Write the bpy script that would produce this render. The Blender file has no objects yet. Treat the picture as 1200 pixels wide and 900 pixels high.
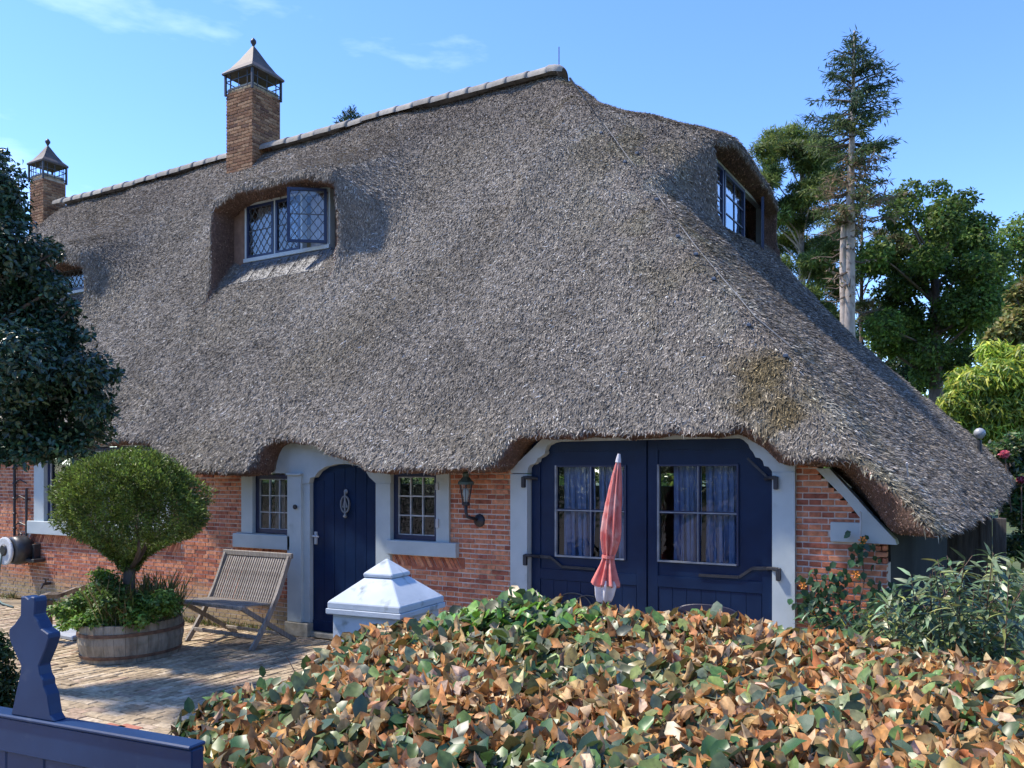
import bpy, bmesh, math, random
import numpy as np
from mathutils import Vector
R = math.radians
rng = np.random.default_rng(7)
random.seed(7)
sc = bpy.context.scene
col = sc.collection

# ---------------------------------------------------------------- camera
# World axes: X along the facade (to the right), Y into the house, facade plane at Y = 0.
CAM = np.array([0.0, -7.41, 1.75])
RT = np.array([.8612, .5082]); FW = np.array([-.5082, .8612])
cd = bpy.data.cameras.new('camera'); cam = bpy.data.objects.new('camera', cd); col.objects.link(cam)
cam.location = CAM; cam.rotation_euler = (R(90), 0, R(30.543))
cd.sensor_width = 36; cd.lens = 30; cd.shift_y = 104/1200; cd.clip_start = .05; cd.clip_end = 2000
sc.camera = cam

# ---------------------------------------------------------------- light
SUN_AZ = R(67)      # towards the sun: from -Y turned towards -X
SUN_EL = R(56)
sdir = Vector((-math.sin(SUN_AZ)*math.cos(SUN_EL), -math.cos(SUN_AZ)*math.cos(SUN_EL), math.sin(SUN_EL)))
sl = bpy.data.lights.new('sun', 'SUN'); so = bpy.data.objects.new('sun', sl); col.objects.link(so)
sl.energy = 2.1; sl.angle = R(3.0); sl.color = (1, .91, .79)
so.rotation_euler = sdir.to_track_quat('Z', 'Y').to_euler(); so.location = (0, 0, 30)
w = bpy.data.worlds.new('World'); sc.world = w; w.use_nodes = True
nt = w.node_tree; nt.nodes.clear()
def wn(t, **k):
    n = nt.nodes.new(t)
    for a, b in k.items(): setattr(n, a, b)
    return n
sky = wn('ShaderNodeTexSky', sky_type='NISHITA', sun_disc=False)
sky.sun_elevation = SUN_EL
# sky texture: rotation 0 has the sun on +Y, positive turns towards +X
sky.sun_rotation = math.atan2(sdir.x, sdir.y)
sky.altitude = 0; sky.air_density = .85; sky.dust_density = 0; sky.ozone_density = 3.5
tc = wn('ShaderNodeTexCoord'); mp = wn('ShaderNodeMapping'); mp.inputs['Scale'].default_value = (1.6, 1.6, 5.5)
mp.inputs['Location'].default_value = (0.3, .12, .05)
no = wn('ShaderNodeTexNoise'); no.inputs['Scale'].default_value = 1.7; no.inputs['Detail'].default_value = 7; no.inputs['Roughness'].default_value = .55
cr = wn('ShaderNodeValToRGB'); cr.color_ramp.elements[0].position = .56; cr.color_ramp.elements[1].position = .86
cr.color_ramp.elements[1].color = (.30, .30, .30, 1)
mx = wn('ShaderNodeMixRGB'); mx.inputs['Color2'].default_value = (7.5, 8.0, 8.6, 1)
hs = wn('ShaderNodeHueSaturation'); hs.inputs['Hue'].default_value = .510; hs.inputs['Saturation'].default_value = 1.16; hs.inputs['Value'].default_value = .80
bg = wn('ShaderNodeBackground'); bg.inputs['Strength'].default_value = .15
out = wn('ShaderNodeOutputWorld')
L = nt.links.new
L(tc.outputs['Generated'], mp.inputs['Vector']); L(mp.outputs['Vector'], no.inputs['Vector'])
L(no.outputs['Fac'], cr.inputs['Fac']); L(cr.outputs['Color'], mx.inputs['Fac']); L(sky.outputs['Color'], hs.inputs['Color']); L(hs.outputs['Color'], mx.inputs['Color1'])
L(mx.outputs['Color'], bg.inputs['Color']); L(bg.outputs['Background'], out.inputs['Surface'])
sc.view_settings.view_transform = 'Standard'; sc.view_settings.look = 'None'
sc.view_settings.gamma = 1; sc.view_settings.exposure = 1.72
sc.cycles.max_bounces = 6; sc.cycles.transparent_max_bounces = 12

# ---------------------------------------------------------------- pixel helpers (measuring only: they return points in the world)
def ray(px, py):
    sx = (px-600)/1000; sz = (554-py)/1000
    d = FW + sx*RT
    return np.array([d[0], d[1], sz])
def on_y(px, py, Y=0.0):
    d = ray(px, py); t = (Y-CAM[1])/d[1]; return CAM + t*d
def on_x(px, py, X):
    d = ray(px, py); t = (X-CAM[0])/d[0]; return CAM + t*d
def on_z(px, py, Z):
    d = ray(px, py); t = (Z-CAM[2])/d[2]; return CAM + t*d
def at(px, py, t):
    return CAM + t*ray(px, py)
def wx(px, Y=0.0): return on_y(px, 554, Y)[0]
def wz(px, py, Y=0.0): return on_y(px, py, Y)[2]
GZ = -.17
FLOOR = GZ

# ---------------------------------------------------------------- materials
def material(name): 
    m = bpy.data.materials.new(name); m.use_nodes = True
    n = m.node_tree; b = n.nodes['Principled BSDF']
    return m, n, b
def node(n, t, **k):
    x = n.nodes.new(t)
    for a, b in k.items(): setattr(x, a, b)
    return x
def ramp(n, stops):
    r = node(n, 'ShaderNodeValToRGB'); e = r.color_ramp.elements
    e[0].position, e[0].color = stops[0][0], (*stops[0][1], 1)
    e[1].position, e[1].color = stops[-1][0], (*stops[-1][1], 1)
    for p, c in stops[1:-1]:
        q = e.new(p); q.color = (*c, 1)
    return r
def surf(name, c0, c1, scale=6, rough=.6, bump=.2, bscale=None, stretch=(1, 1, 1), detail=6, metal=0, spec=.5, attr=None, objrand=0, bdist=.01, attrmix=1.0, stain=None, mid=(.35, .65)):
    """noise-mottled surface between two base colours, with fine relief"""
    m, n, b = material(name); l = n.links.new
    t = node(n, 'ShaderNodeTexCoord'); mpp = node(n, 'ShaderNodeMapping'); mpp.inputs['Scale'].default_value = stretch
    l(t.outputs['Object'], mpp.inputs['Vector'])
    a = node(n, 'ShaderNodeTexNoise'); a.inputs['Scale'].default_value = scale; a.inputs['Detail'].default_value = detail; a.inputs['Roughness'].default_value = .6
    l(mpp.outputs['Vector'], a.inputs['Vector'])
    r = ramp(n, [(mid[0], c0), (mid[1], c1)]); l(a.outputs['Fac'], r.inputs['Fac'])
    cur = r.outputs['Color']
    if stain:
        s = node(n, 'ShaderNodeTexNoise'); s.inputs['Scale'].default_value = stain[1]; s.inputs['Detail'].default_value = 8
        l(t.outputs['Object'], s.inputs['Vector'])
        sr = ramp(n, [(stain[2], (0, 0, 0)), (stain[2]+.12, (1, 1, 1))]); l(s.outputs['Fac'], sr.inputs['Fac'])
        q = node(n, 'ShaderNodeMixRGB'); l(sr.outputs['Color'], q.inputs['Fac']); l(cur, q.inputs['Color1']); q.inputs['Color2'].default_value = (*stain[0], 1)
        cur = q.outputs['Color']
    if attr:
        at_ = node(n, 'ShaderNodeAttribute', attribute_name=attr)
        q = node(n, 'ShaderNodeMixRGB', blend_type='MULTIPLY'); q.inputs['Fac'].default_value = attrmix
        l(cur, q.inputs['Color1']); l(at_.outputs['Color'], q.inputs['Color2']); cur = q.outputs['Color']
    if objrand:
        oi = node(n, 'ShaderNodeObjectInfo'); mr = node(n, 'ShaderNodeMapRange'); mr.inputs['To Min'].default_value = 1-objrand; mr.inputs['To Max'].default_value = 1+objrand
        l(oi.outputs['Random'], mr.inputs['Value'])
        q = node(n, 'ShaderNodeMixRGB', blend_type='MULTIPLY'); q.inputs['Fac'].default_value = 1
        l(cur, q.inputs['Color1']); l(mr.outputs['Result'], q.inputs['Color2']); cur = q.outputs['Color']
    l(cur, b.inputs['Base Color'])
    b.inputs['Roughness'].default_value = rough; b.inputs['Metallic'].default_value = metal; b.inputs['Specular IOR Level'].default_value = spec
    if bump:
        f = node(n, 'ShaderNodeTexNoise'); f.inputs['Scale'].default_value = bscale or scale*6; f.inputs['Detail'].default_value = 5
        l(mpp.outputs['Vector'], f.inputs['Vector'])
        bp = node(n, 'ShaderNodeBump'); bp.inputs['Strength'].default_value = bump; bp.inputs['Distance'].default_value = bdist
        l(f.outputs['Fac'], bp.inputs['Height']); l(bp.outputs['Normal'], b.inputs['Normal'])
    return m
def leafmat(name, rough=.45, spec=.5, trans=.25, scale=25):
    """leaf colour comes from the point attribute 'col' (each leaf its own real colour)"""
    m, n, b = material(name); l = n.links.new
    a = node(n, 'ShaderNodeAttribute', attribute_name='col')
    t = node(n, 'ShaderNodeTexCoord'); z = node(n, 'ShaderNodeTexNoise'); z.inputs['Scale'].default_value = scale; l(t.outputs['Object'], z.inputs['Vector'])
    r = ramp(n, [(.3, (.6, .6, .6)), (.7, (1.25, 1.25, 1.25))]); l(z.outputs['Fac'], r.inputs['Fac'])
    q = node(n, 'ShaderNodeMixRGB', blend_type='MULTIPLY'); q.inputs['Fac'].default_value = 1
    l(a.outputs['Color'], q.inputs['Color1']); l(r.outputs['Color'], q.inputs['Color2'])
    l(q.outputs['Color'], b.inputs['Base Color']); b.inputs['Roughness'].default_value = rough; b.inputs['Specular IOR Level'].default_value = spec
    tr = node(n, 'ShaderNodeBsdfTranslucent'); l(q.outputs['Color'], tr.inputs['Color'])
    ms = node(n, 'ShaderNodeMixShader'); ms.inputs['Fac'].default_value = trans
    l(b.outputs['BSDF'], ms.inputs[1]); l(tr.outputs['BSDF'], ms.inputs[2])
    l(ms.outputs['Shader'], n.nodes['Material Output'].inputs['Surface'])
    return m
def brickmat(name, single, ramp_stops, dirt=None):
    m, n, b = material(name); l = n.links.new
    if single:
        v = node(n, 'ShaderNodeObjectInfo').outputs['Random']
        t = node(n, 'ShaderNodeNewGeometry').outputs['Position']
    else:
        v = node(n, 'ShaderNodeAttribute', attribute_name='tone').outputs['Fac']
        t = node(n, 'ShaderNodeNewGeometry').outputs['Position']
    r = ramp(n, ramp_stops); l(v, r.inputs['Fac'])
    z = node(n, 'ShaderNodeTexNoise'); z.inputs['Scale'].default_value = 22; z.inputs['Detail'].default_value = 7; l(t, z.inputs['Vector'])
    rr = ramp(n, [(.3, (.6, .6, .6)), (.7, (1.3, 1.3, 1.3))]); l(z.outputs['Fac'], rr.inputs['Fac'])
    q = node(n, 'ShaderNodeMixRGB', blend_type='MULTIPLY'); q.inputs['Fac'].default_value = 1
    l(r.outputs['Color'], q.inputs['Color1']); l(rr.outputs['Color'], q.inputs['Color2'])
    cur = q.outputs['Color']
    if dirt:   # weathering towards the ground: (colour, z from, z to)
        sx = node(n, 'ShaderNodeSeparateXYZ'); l(t, sx.inputs['Vector'])
        z2 = node(n, 'ShaderNodeTexNoise'); z2.inputs['Scale'].default_value = 2.5; z2.inputs['Detail'].default_value = 6; l(t, z2.inputs['Vector'])
        ad = node(n, 'ShaderNodeMath', operation='MULTIPLY_ADD'); ad.inputs[1].default_value = -.5; l(z2.outputs['Fac'], ad.inputs[0]); l(sx.outputs['Z'], ad.inputs[2])
        mr = node(n, 'ShaderNodeMapRange'); mr.inputs['From Min'].default_value = dirt[1]; mr.inputs['From Max'].default_value = dirt[2]; mr.inputs['To Min'].default_value = .85; mr.inputs['To Max'].default_value = 0
        l(ad.outputs[0], mr.inputs['Value'])
        k = node(n, 'ShaderNodeMixRGB'); l(mr.outputs['Result'], k.inputs['Fac']); l(cur, k.inputs['Color1']); k.inputs['Color2'].default_value = (*dirt[0], 1); cur = k.outputs['Color']
    l(cur, b.inputs['Base Color']); b.inputs['Roughness'].default_value = .9; b.inputs['Specular IOR Level'].default_value = .2
    f = node(n, 'ShaderNodeTexNoise'); f.inputs['Scale'].default_value = 160; f.inputs['Detail'].default_value = 4; l(t, f.inputs['Vector'])
    bp = node(n, 'ShaderNodeBump'); bp.inputs['Strength'].default_value = .5; bp.inputs['Distance'].default_value = .004
    l(f.outputs['Fac'], bp.inputs['Height']); l(bp.outputs['Normal'], b.inputs['Normal'])
    return m
def glassmat(name, tint=(.85, .9, .95), base=.08):
    m, n, b = material(name); l = n.links.new
    n.nodes.remove(b)
    tr = node(n, 'ShaderNodeBsdfTransparent'); tr.inputs['Color'].default_value = (*tint, 1)
    g = node(n, 'ShaderNodeBsdfGlossy'); g.inputs['Roughness'].default_value = .04; g.inputs['Color'].default_value = (.9, .95, 1, 1)
    lw = node(n, 'ShaderNodeFresnel'); lw.inputs['IOR'].default_value = 1.5
    ad = node(n, 'ShaderNodeMath', operation='ADD'); ad.inputs[1].default_value = base; l(lw.outputs['Fac'], ad.inputs[0])
    ms = node(n, 'ShaderNodeMixShader'); l(ad.outputs[0], ms.inputs['Fac']); l(tr.outputs['BSDF'], ms.inputs[1]); l(g.outputs['BSDF'], ms.inputs[2])
    z = node(n, 'ShaderNodeTexNoise'); z.inputs['Scale'].default_value = 3
    bp = node(n, 'ShaderNodeBump'); bp.inputs['Strength'].default_value = .15; bp.inputs['Distance'].default_value = .02; l(z.outputs['Fac'], bp.inputs['Height']); l(bp.outputs['Normal'], g.inputs['Normal'])
    l(ms.outputs['Shader'], n.nodes['Material Output'].inputs['Surface'])
    return m

M = {}
# ---------------------------------------------------------------- mesh helpers
def tag(o, label=None, cat=None, group=None, kind=None):
    if label: o['label'] = label
    if cat: o['category'] = cat
    if group: o['group'] = group
    if kind: o['kind'] = kind
    return o
def empty(name, loc=(0, 0, 0), rz=0, **k):
    o = bpy.data.objects.new(name, None); col.objects.link(o); o.location = loc; o.rotation_euler = (0, 0, rz)
    o.empty_display_size = .2
    return tag(o, **k)
def mobj(name, me, mats, parent=None, **k):
    o = bpy.data.objects.new(name, me); col.objects.link(o)
    if not isinstance(mats, (list, tuple)): mats = [mats]
    if len(me.materials) == 0:
        for m in mats: me.materials.append(m)
    if parent is not None:
        o.parent = parent
        o.matrix_parent_inverse = WINV(parent)
    return tag(o, **k)
def WINV(p):
    """inverse of the parent's placement, so children are written in world coordinates"""
    import mathutils
    m = mathutils.Matrix.Identity(4); q = p
    while q is not None:
        m = q.matrix_parent_inverse.inverted() @ q.matrix_basis.copy() if False else m
        q = q.parent
    return WORLD(p).inverted()
def WORLD(p):
    if p.parent is None: return p.matrix_basis.copy()
    return WORLD(p.parent) @ p.matrix_parent_inverse @ p.matrix_basis
class MB:
    """collects shapes in world coordinates and links them as one mesh object"""
    def __init__(s): s.v = []; s.f = []; s.t = []; s.mi = []
    def add(s, vs, fs, tone=None, mi=0):
        n = len(s.v); s.v += [tuple(map(float, p)) for p in vs]; s.f += [tuple(i+n for i in f) for f in fs]
        s.mi += [mi]*len(fs); s.t += [random.random() if tone is None else tone]*len(fs)
        return s
    def box(s, x0, x1, y0, y1, z0, z1, bev=0, **k):
        if bev:
            b = bev
            vs = []
            for z, i in ((z0, b), (z0+b, 0), (z1-b, 0), (z1, b)):
                for (x, y) in ((x0, y0), (x1, y0), (x1, y1), (x0, y1)):
                    vs.append((x+(i if x == x0 else -i), y+(i if y == y0 else -i), z))
            fs = [(3, 2, 1, 0), (12, 13, 14, 15)]
            for r in range(3):
                for c in range(4):
                    a = r*4+c; d = r*4+(c+1) % 4
                    fs.append((a, d, d+4, a+4))
            return s.add(vs, fs, **k)
        vs = [(x0, y0, z0), (x1, y0, z0), (x1, y1, z0), (x0, y1, z0), (x0, y0, z1), (x1, y0, z1), (x1, y1, z1), (x0, y1, z1)]
        return s.add(vs, [(3, 2, 1, 0), (4, 5, 6, 7), (0, 1, 5, 4), (1, 2, 6, 5), (2, 3, 7, 6), (3, 0, 4, 7)], **k)
    def hexa(s, p, **k):   # 8 points: bottom four then top four
        return s.add(p, [(3, 2, 1, 0), (4, 5, 6, 7), (0, 1, 5, 4), (1, 2, 6, 5), (2, 3, 7, 6), (3, 0, 4, 7)], **k)
    def bar(s, a, b, w, h=None, up=(0, 0, 1), taper=1, **k):
        """rectangular bar from a to b, w across, h along 'up'"""
        a = np.array(a, float); b = np.array(b, float); h = h or w
        d = b-a; d /= np.linalg.norm(d)+1e-9; u = np.array(up, float)
        sd = np.cross(d, u)
        if np.linalg.norm(sd) < 1e-4: sd = np.cross(d, (1, 0, 0))
        sd /= np.linalg.norm(sd); u = np.cross(sd, d)
        q = []
        for p, g in ((a, 1), (b, taper)):
            for i, j in ((-1, -1), (1, -1), (1, 1), (-1, 1)):
                q.append(p+sd*w/2*i*g+u*h/2*j*g)
        return s.add(q, [(3, 2, 1, 0), (4, 5, 6, 7), (0, 1, 5, 4), (1, 2, 6, 5), (2, 3, 7, 6), (3, 0, 4, 7)], **k)
    def tube(s, pts, r, n=8, cap=True, **k):
        pts = [np.array(p, float) for p in pts]; m = len(pts)
        rr = r if isinstance(r, (list, tuple, np.ndarray)) else [r]*m
        vs = []; prev = None
        for i, p in enumerate(pts):
            d = pts[min(i+1, m-1)]-pts[max(i-1, 0)]; d = d/(np.linalg.norm(d)+1e-9)
            ref = prev if prev is not None else (np.array((0, 0, 1.)) if abs(d[2]) < .9 else np.array((1., 0, 0)))
            u = ref-d*np.dot(ref, d); u /= np.linalg.norm(u)+1e-9; prev = u; v = np.cross(d, u)
            for j in range(n):
                a = 2*math.pi*j/n; vs.append(p+(u*math.cos(a)+v*math.sin(a))*rr[i])
        fs = []
        for i in range(m-1):
            for j in range(n):
                fs.append((i*n+j, i*n+(j+1) % n, (i+1)*n+(j+1) % n, (i+1)*n+j))
        if cap:
            fs.append(tuple(range(n-1, -1, -1))); fs.append(tuple((m-1)*n+j for j in range(n)))
        return s.add(vs, fs, **k)
    def lathe(s, prof, c, n=20, rx=1, ry=1, rot=0, axis=None, **k):
        """profile of (radius, height) turned about the vertical at c (or about axis)"""
        vs = []
        for r, h in prof:
            for j in range(n):
                a = 2*math.pi*j/n; x, y = r*rx*math.cos(a), r*ry*math.sin(a)
                x, y = x*math.cos(rot)-y*math.sin(rot), x*math.sin(rot)+y*math.cos(rot)
                if axis == 'y': vs.append((c[0]+x, c[1]+h, c[2]+y))
                elif axis == 'x': vs.append((c[0]+h, c[1]+x, c[2]+y))
                else: vs.append((c[0]+x, c[1]+y, c[2]+h))
        fs = []
        for i in range(len(prof)-1):
            for j in range(n):
                fs.append((i*n+j, i*n+(j+1) % n, (i+1)*n+(j+1) % n, (i+1)*n+j))
        fs.append(tuple(range(n-1, -1, -1))); fs.append(tuple((len(prof)-1)*n+j for j in range(n)))
        return s.add(vs, fs, **k)
    def extrude(s, poly, y0, y1, frame=None, **k):
        """polygon of (x, z) extruded from y0 to y1 (frame maps (x, y, z) to the world); any simple polygon"""
        n = len(poly); area = sum(poly[i][0]*poly[(i+1) % n][1]-poly[(i+1) % n][0]*poly[i][1] for i in range(n))
        if area < 0: poly = poly[::-1]
        tri = triangulate(poly)
        fr = frame or (lambda x, y, z: (x, y, z))
        vs = [fr(x, y0, z) for x, z in poly]+[fr(x, y1, z) for x, z in poly]
        fs = [tuple(t) for t in tri]+[(c+n, b+n, a+n) for a, b, c in tri]
        fs += [((i+1) % n, i, i+n, (i+1) % n+n) for i in range(n)]
        return s.add(vs, fs, **k)
    def build(s, name, mat, parent=None, smooth=False, bevel=0, **k):
        me = bpy.data.meshes.new(name); me.from_pydata(s.v, [], s.f); me.update()
        a = me.attributes.new('tone', 'FLOAT', 'FACE'); a.data.foreach_set('value', s.t)
        if isinstance(mat, (list, tuple)): me.polygons.foreach_set('material_index', s.mi)
        if smooth: me.polygons.foreach_set('use_smooth', [True]*len(s.f))
        o = mobj(name, me, mat, parent, **k)
        if bevel:
            bm = bmesh.new(); bm.from_mesh(me); bmesh.ops.recalc_face_normals(bm, faces=bm.faces)
            es = [e for e in bm.edges if len(e.link_faces) == 2 and e.calc_face_angle(0) > R(35)]
            bmesh.ops.bevel(bm, geom=es, offset=bevel, segments=1, affect='EDGES', clamp_overlap=True)
            bm.to_mesh(me); bm.free()
        return o
def triangulate(poly):
    from mathutils.geometry import tessellate_polygon
    t = tessellate_polygon([[Vector((x, z, 0)) for x, z in poly]])
    res = []
    for a, b, c in t:
        A = (poly[b][0]-poly[a][0])*(poly[c][1]-poly[a][1])-(poly[c][0]-poly[a][0])*(poly[b][1]-poly[a][1])
        res.append((a, b, c) if A > 0 else (a, c, b))
    return res
def np_mesh(name, V, F, mat, parent=None, colors=None, smooth=False, tone=None, mi=None, **k):
    """fast mesh from numpy arrays; F is (n, 3) or (n, 4)"""
    me = bpy.data.meshes.new(name); V = np.asarray(V, np.float32); F = np.asarray(F, np.int32)
    me.vertices.add(len(V)); me.vertices.foreach_set('co', V.ravel())
    me.loops.add(F.size); me.loops.foreach_set('vertex_index', F.ravel())
    me.polygons.add(len(F)); me.polygons.foreach_set('loop_start', np.arange(0, F.size, F.shape[1], dtype=np.int32))
    me.update(calc_edges=True)
    if smooth: me.polygons.foreach_set('use_smooth', np.ones(len(F), bool))
    if mi is not None: me.polygons.foreach_set('material_index', np.asarray(mi, np.int32))
    if colors is not None:
        a = me.attributes.new('col', 'FLOAT_COLOR', 'POINT'); c = np.ones((len(V), 4), np.float32); c[:, :3] = colors; a.data.foreach_set('color', c.ravel())
    if tone is not None:
        a = me.attributes.new('tone', 'FLOAT', 'POINT'); a.data.foreach_set('value', np.asarray(tone, np.float32))
    return mobj(name, me, mat, parent, **k)
def unit(v): return v/(np.linalg.norm(v, axis=-1, keepdims=True)+1e-9)
# leaf shapes: (along, across, up) for unit length and width, and faces
LEAF = {
 'oval': (np.array([(0, 0, 0), (.34, 0, -.02), (.68, 0, -.06), (1, 0, -.16), (.10, -.24, .03), (.40, -.5, .09), (.76, -.38, .02), (.10, .24, .03), (.40, .5, .09), (.76, .38, .02)], float),
          np.array([(0, 4, 1), (4, 5, 1), (1, 5, 6), (1, 6, 2), (2, 6, 3), (0, 1, 7), (7, 1, 8), (1, 9, 8), (1, 2, 9), (2, 3, 9)])),
 'diamond': (np.array([(0, 0, 0), (.45, -.5, 0), (1, 0, 0), (.45, .5, 0)], float), np.array([(0, 1, 2, 3)])),
 'fold': (np.array([(0, 0, 0), (.3, -.42, .10), (.7, -.34, .08), (1, 0, -.10), (.7, .34, .08), (.3, .42, .10), (.5, 0, 0)], float),
          np.array([(0, 1, 6, 5), (1, 2, 3, 6), (6, 3, 4, 5)])),
 'lance': (np.array([(0, 0, 0), (.25, -.5, .03), (.65, -.38, -.06), (1, 0, -.22), (.65, .38, -.06), (.25, .5, .03), (.5, 0, -.04)], float),
          np.array([(0, 1, 6, 5), (1, 2, 3, 6), (6, 3, 4, 5)])),
}
def leaves(name, pos, axis, nrm, Lg, Wd, cols, mat, parent=None, shape='diamond', curl=None, crumple=0, **k):
    T, F = LEAF[shape]; n = len(pos)
    axis = unit(axis); side = unit(np.cross(nrm, axis)); up = np.cross(axis, side)
    Lg = np.broadcast_to(np.asarray(Lg, float), (n,)); Wd = np.broadcast_to(np.asarray(Wd, float), (n,))
    cz = np.ones(n) if curl is None else curl
    V = pos[:, None, :]+axis[:, None, :]*(T[None, :, 0:1]*Lg[:, None, None])+side[:, None, :]*(T[None, :, 1:2]*Wd[:, None, None])+up[:, None, :]*(T[None, :, 2:3]*(Lg*cz)[:, None, None])
    if crumple: V = V+rng.normal(0, 1, V.shape)*(Lg[:, None, None]*crumple)
    m = len(T); FF = (F[None]+(np.arange(n)*m)[:, None, None]).reshape(-1, F.shape[1])
    C = np.repeat(cols, m, axis=0)
    return np_mesh(name, V.reshape(-1, 3), FF, mat, parent, colors=C, smooth=False, **k)
def pick(palette, n, jitter=.15, weights=None):
    p = np.array(palette, float); i = rng.choice(len(p), n, p=weights)
    c = p[i]*(1+rng.normal(0, jitter, (n, 1)))*(1+rng.normal(0, jitter*.35, (n, 3)))
    return np.clip(c, .002, 1)
def sph(n):
    return unit(rng.normal(size=(n, 3)))
# ================================================================ THE THATCHED HOUSE
house = empty('thatched_house', (-7, 0, GZ), label='long brick house with a huge thatched roof, blue doors and two brick chimneys', cat='house')
RE = np.array([-5.85, 3.88, 7.77])
NF = np.array([0, -.8057, .5924]); NB = np.array([0, .8057, .5924])
NH = np.array([.740, -.066, .669]); NL = np.array([-.80, 0, .60]); RL = np.array([-18.1, 3.88, 7.77])
def on_front(px, py):
    d = ray(px, py); t = np.dot(NF, RE-CAM)/np.dot(NF, d); return CAM+t*d
def on_hip(px, py):
    d = ray(px, py); t = np.dot(NH, RE-CAM)/np.dot(NH, d); return CAM+t*d
LIP = [(-60, 523), (0, 525), (28, 525), (60, 524), (120, 521), (150, 520), (168, 521), (180, 531), (192, 546), (215, 554), (245, 557), (283, 556), (291, 545),
       (302, 529), (318, 519), (345, 518), (370, 525), (400, 540), (425, 552), (450, 555), (560, 553), (578, 546), (592, 528), (604, 517), (640, 513),
       (750, 512), (850, 509), (879, 508), (906, 524), (930, 541), (984, 546), (1014, 549), (1032, 562), (1050, 577), (1077, 603), (1095, 625), (1110, 637)]
def smoothstep(a, b, x):
    t = np.clip((x-a)/(b-a), 0, 1); return t*t*(3-2*t)
def xprime(X, Y): return X+.5*np.clip(Y, -2, .6)*smoothstep(-3.2, -2.4, X)
_l = np.array([on_front(*p) for p in LIP]); LX = xprime(_l[:, 0], _l[:, 1]); LZ = _l[:, 2]
def eave(X, Y):
    z = np.interp(xprime(X, Y), LX, LZ)
    return z+.045*np.clip(Y-1, 0, 7)*smoothstep(-3, -1, X)
def smax(a, b, k):
    h = np.clip(.5+.5*(a-b)/k, 0, 1); return b+(a-b)*h+k*h*(1-h)
def smin(a, b, k): return -smax(-a, -b, k)
def wob(X, Y, Z):
    return (.025*np.sin(X*1.3+Z*.8+1)*np.sin(Y*1.1+.5)+.014*np.sin(X*3.1+1.7*np.sin(Z*1.9))+.016*np.sin(Z*4.3+X*1.9+2)+.012*np.sin(X*7.3+Y*3)*np.sin(Z*6.1))
# dormers: (u along the wall, v out of the wall) frames
DORM = [dict(f='F', uc=-9.26, hw=1.18, vf=-1.40, vw=-1.86, zl=5.86, zt=6.02, sl=.47),
        dict(f='F', uc=-15.0, hw=1.25, vf=-1.40, vw=-1.86, zl=5.40, zt=5.70, sl=.47),
        dict(f='H', uc=4.50, hw=1.62, vf=-3.10, vw=-3.42, zl=5.92, zt=6.07, sl=.41)]
def duv(d, X, Y):
    return (X, -Y) if d['f'] == 'F' else (Y, X)
def roof_fields(X, Y, Z):
    w_ = wob(X, Y, Z)
    dF = NF[1]*(Y-RE[1])+NF[2]*(Z-RE[2]); dB = NB[1]*(Y-RE[1])+NB[2]*(Z-RE[2])
    dH = NH[0]*(X-RE[0])+NH[1]*(Y-RE[1])+NH[2]*(Z-RE[2]); dL = NL[0]*(X-RL[0])+NL[2]*(Z-RL[2])
    base = smax(smax(dF, dB, .08), smax(dH, dL, .01), .22)
    O = base
    carve = np.full_like(Z, 9.0)
    for d in DORM:
        u, v = duv(d, X, Y); a = np.abs(u-d['uc']); v0 = d['vf']
        e = np.clip(a-d['hw'], 0, None)
        zd = d['zt']+d['sl']*(v0-v)-.55*np.clip(a-d['hw']*.55, 0, None)**1.6*.55-.75*e
        dt = (Z-zd)*.80
        df = (v-(v0-.80*e))*.75
        bump = smax(dt, df, .10)
        bump = smax(smax(bump, (Z-7.35), .1), np.maximum((e-1.3)*.8, v0-(4.2 if d['f'] == 'F' else 2.3)-v), .25)
        O = smin(O, bump, .42 if d['f'] == 'F' else .24)
    O = O+w_
    inner = -(O+.40)
    for d in DORM:
        u, v = duv(d, X, Y); a = np.abs(u-d['uc'])
        zl = d['zl']-.14*smoothstep(d['hw']*.55, d['hw'], a)
        dd = dF if d['f'] == 'F' else dH
        c = np.maximum(np.maximum(a-d['hw'], Z-zl), np.maximum(np.maximum(d['vw']-v, v-d['vf']-.7), .03-dd))
        # room behind the window
        c2 = np.maximum(np.maximum(a-d['hw']+.12, Z-d['zl']+.04), np.maximum(d['vw']-1.0-v, v-d['vw']-.05))
        c2 = np.maximum(c2, -(dd+.60)); c2 = np.maximum(c2, -(Z-4.9))
        carve = np.minimum(carve, np.minimum(c, c2))
    E = (eave(X, Y)-Z)+.012*np.sin(X*9)+.01*np.sin(X*23+Y*11)
    return O, inner, -carve, E
def roof_f(X, Y, Z):
    O, I, C, E = roof_fields(X, Y, Z)
    return smax(smax(np.maximum(O, I), C, .04), E, .05)
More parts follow.
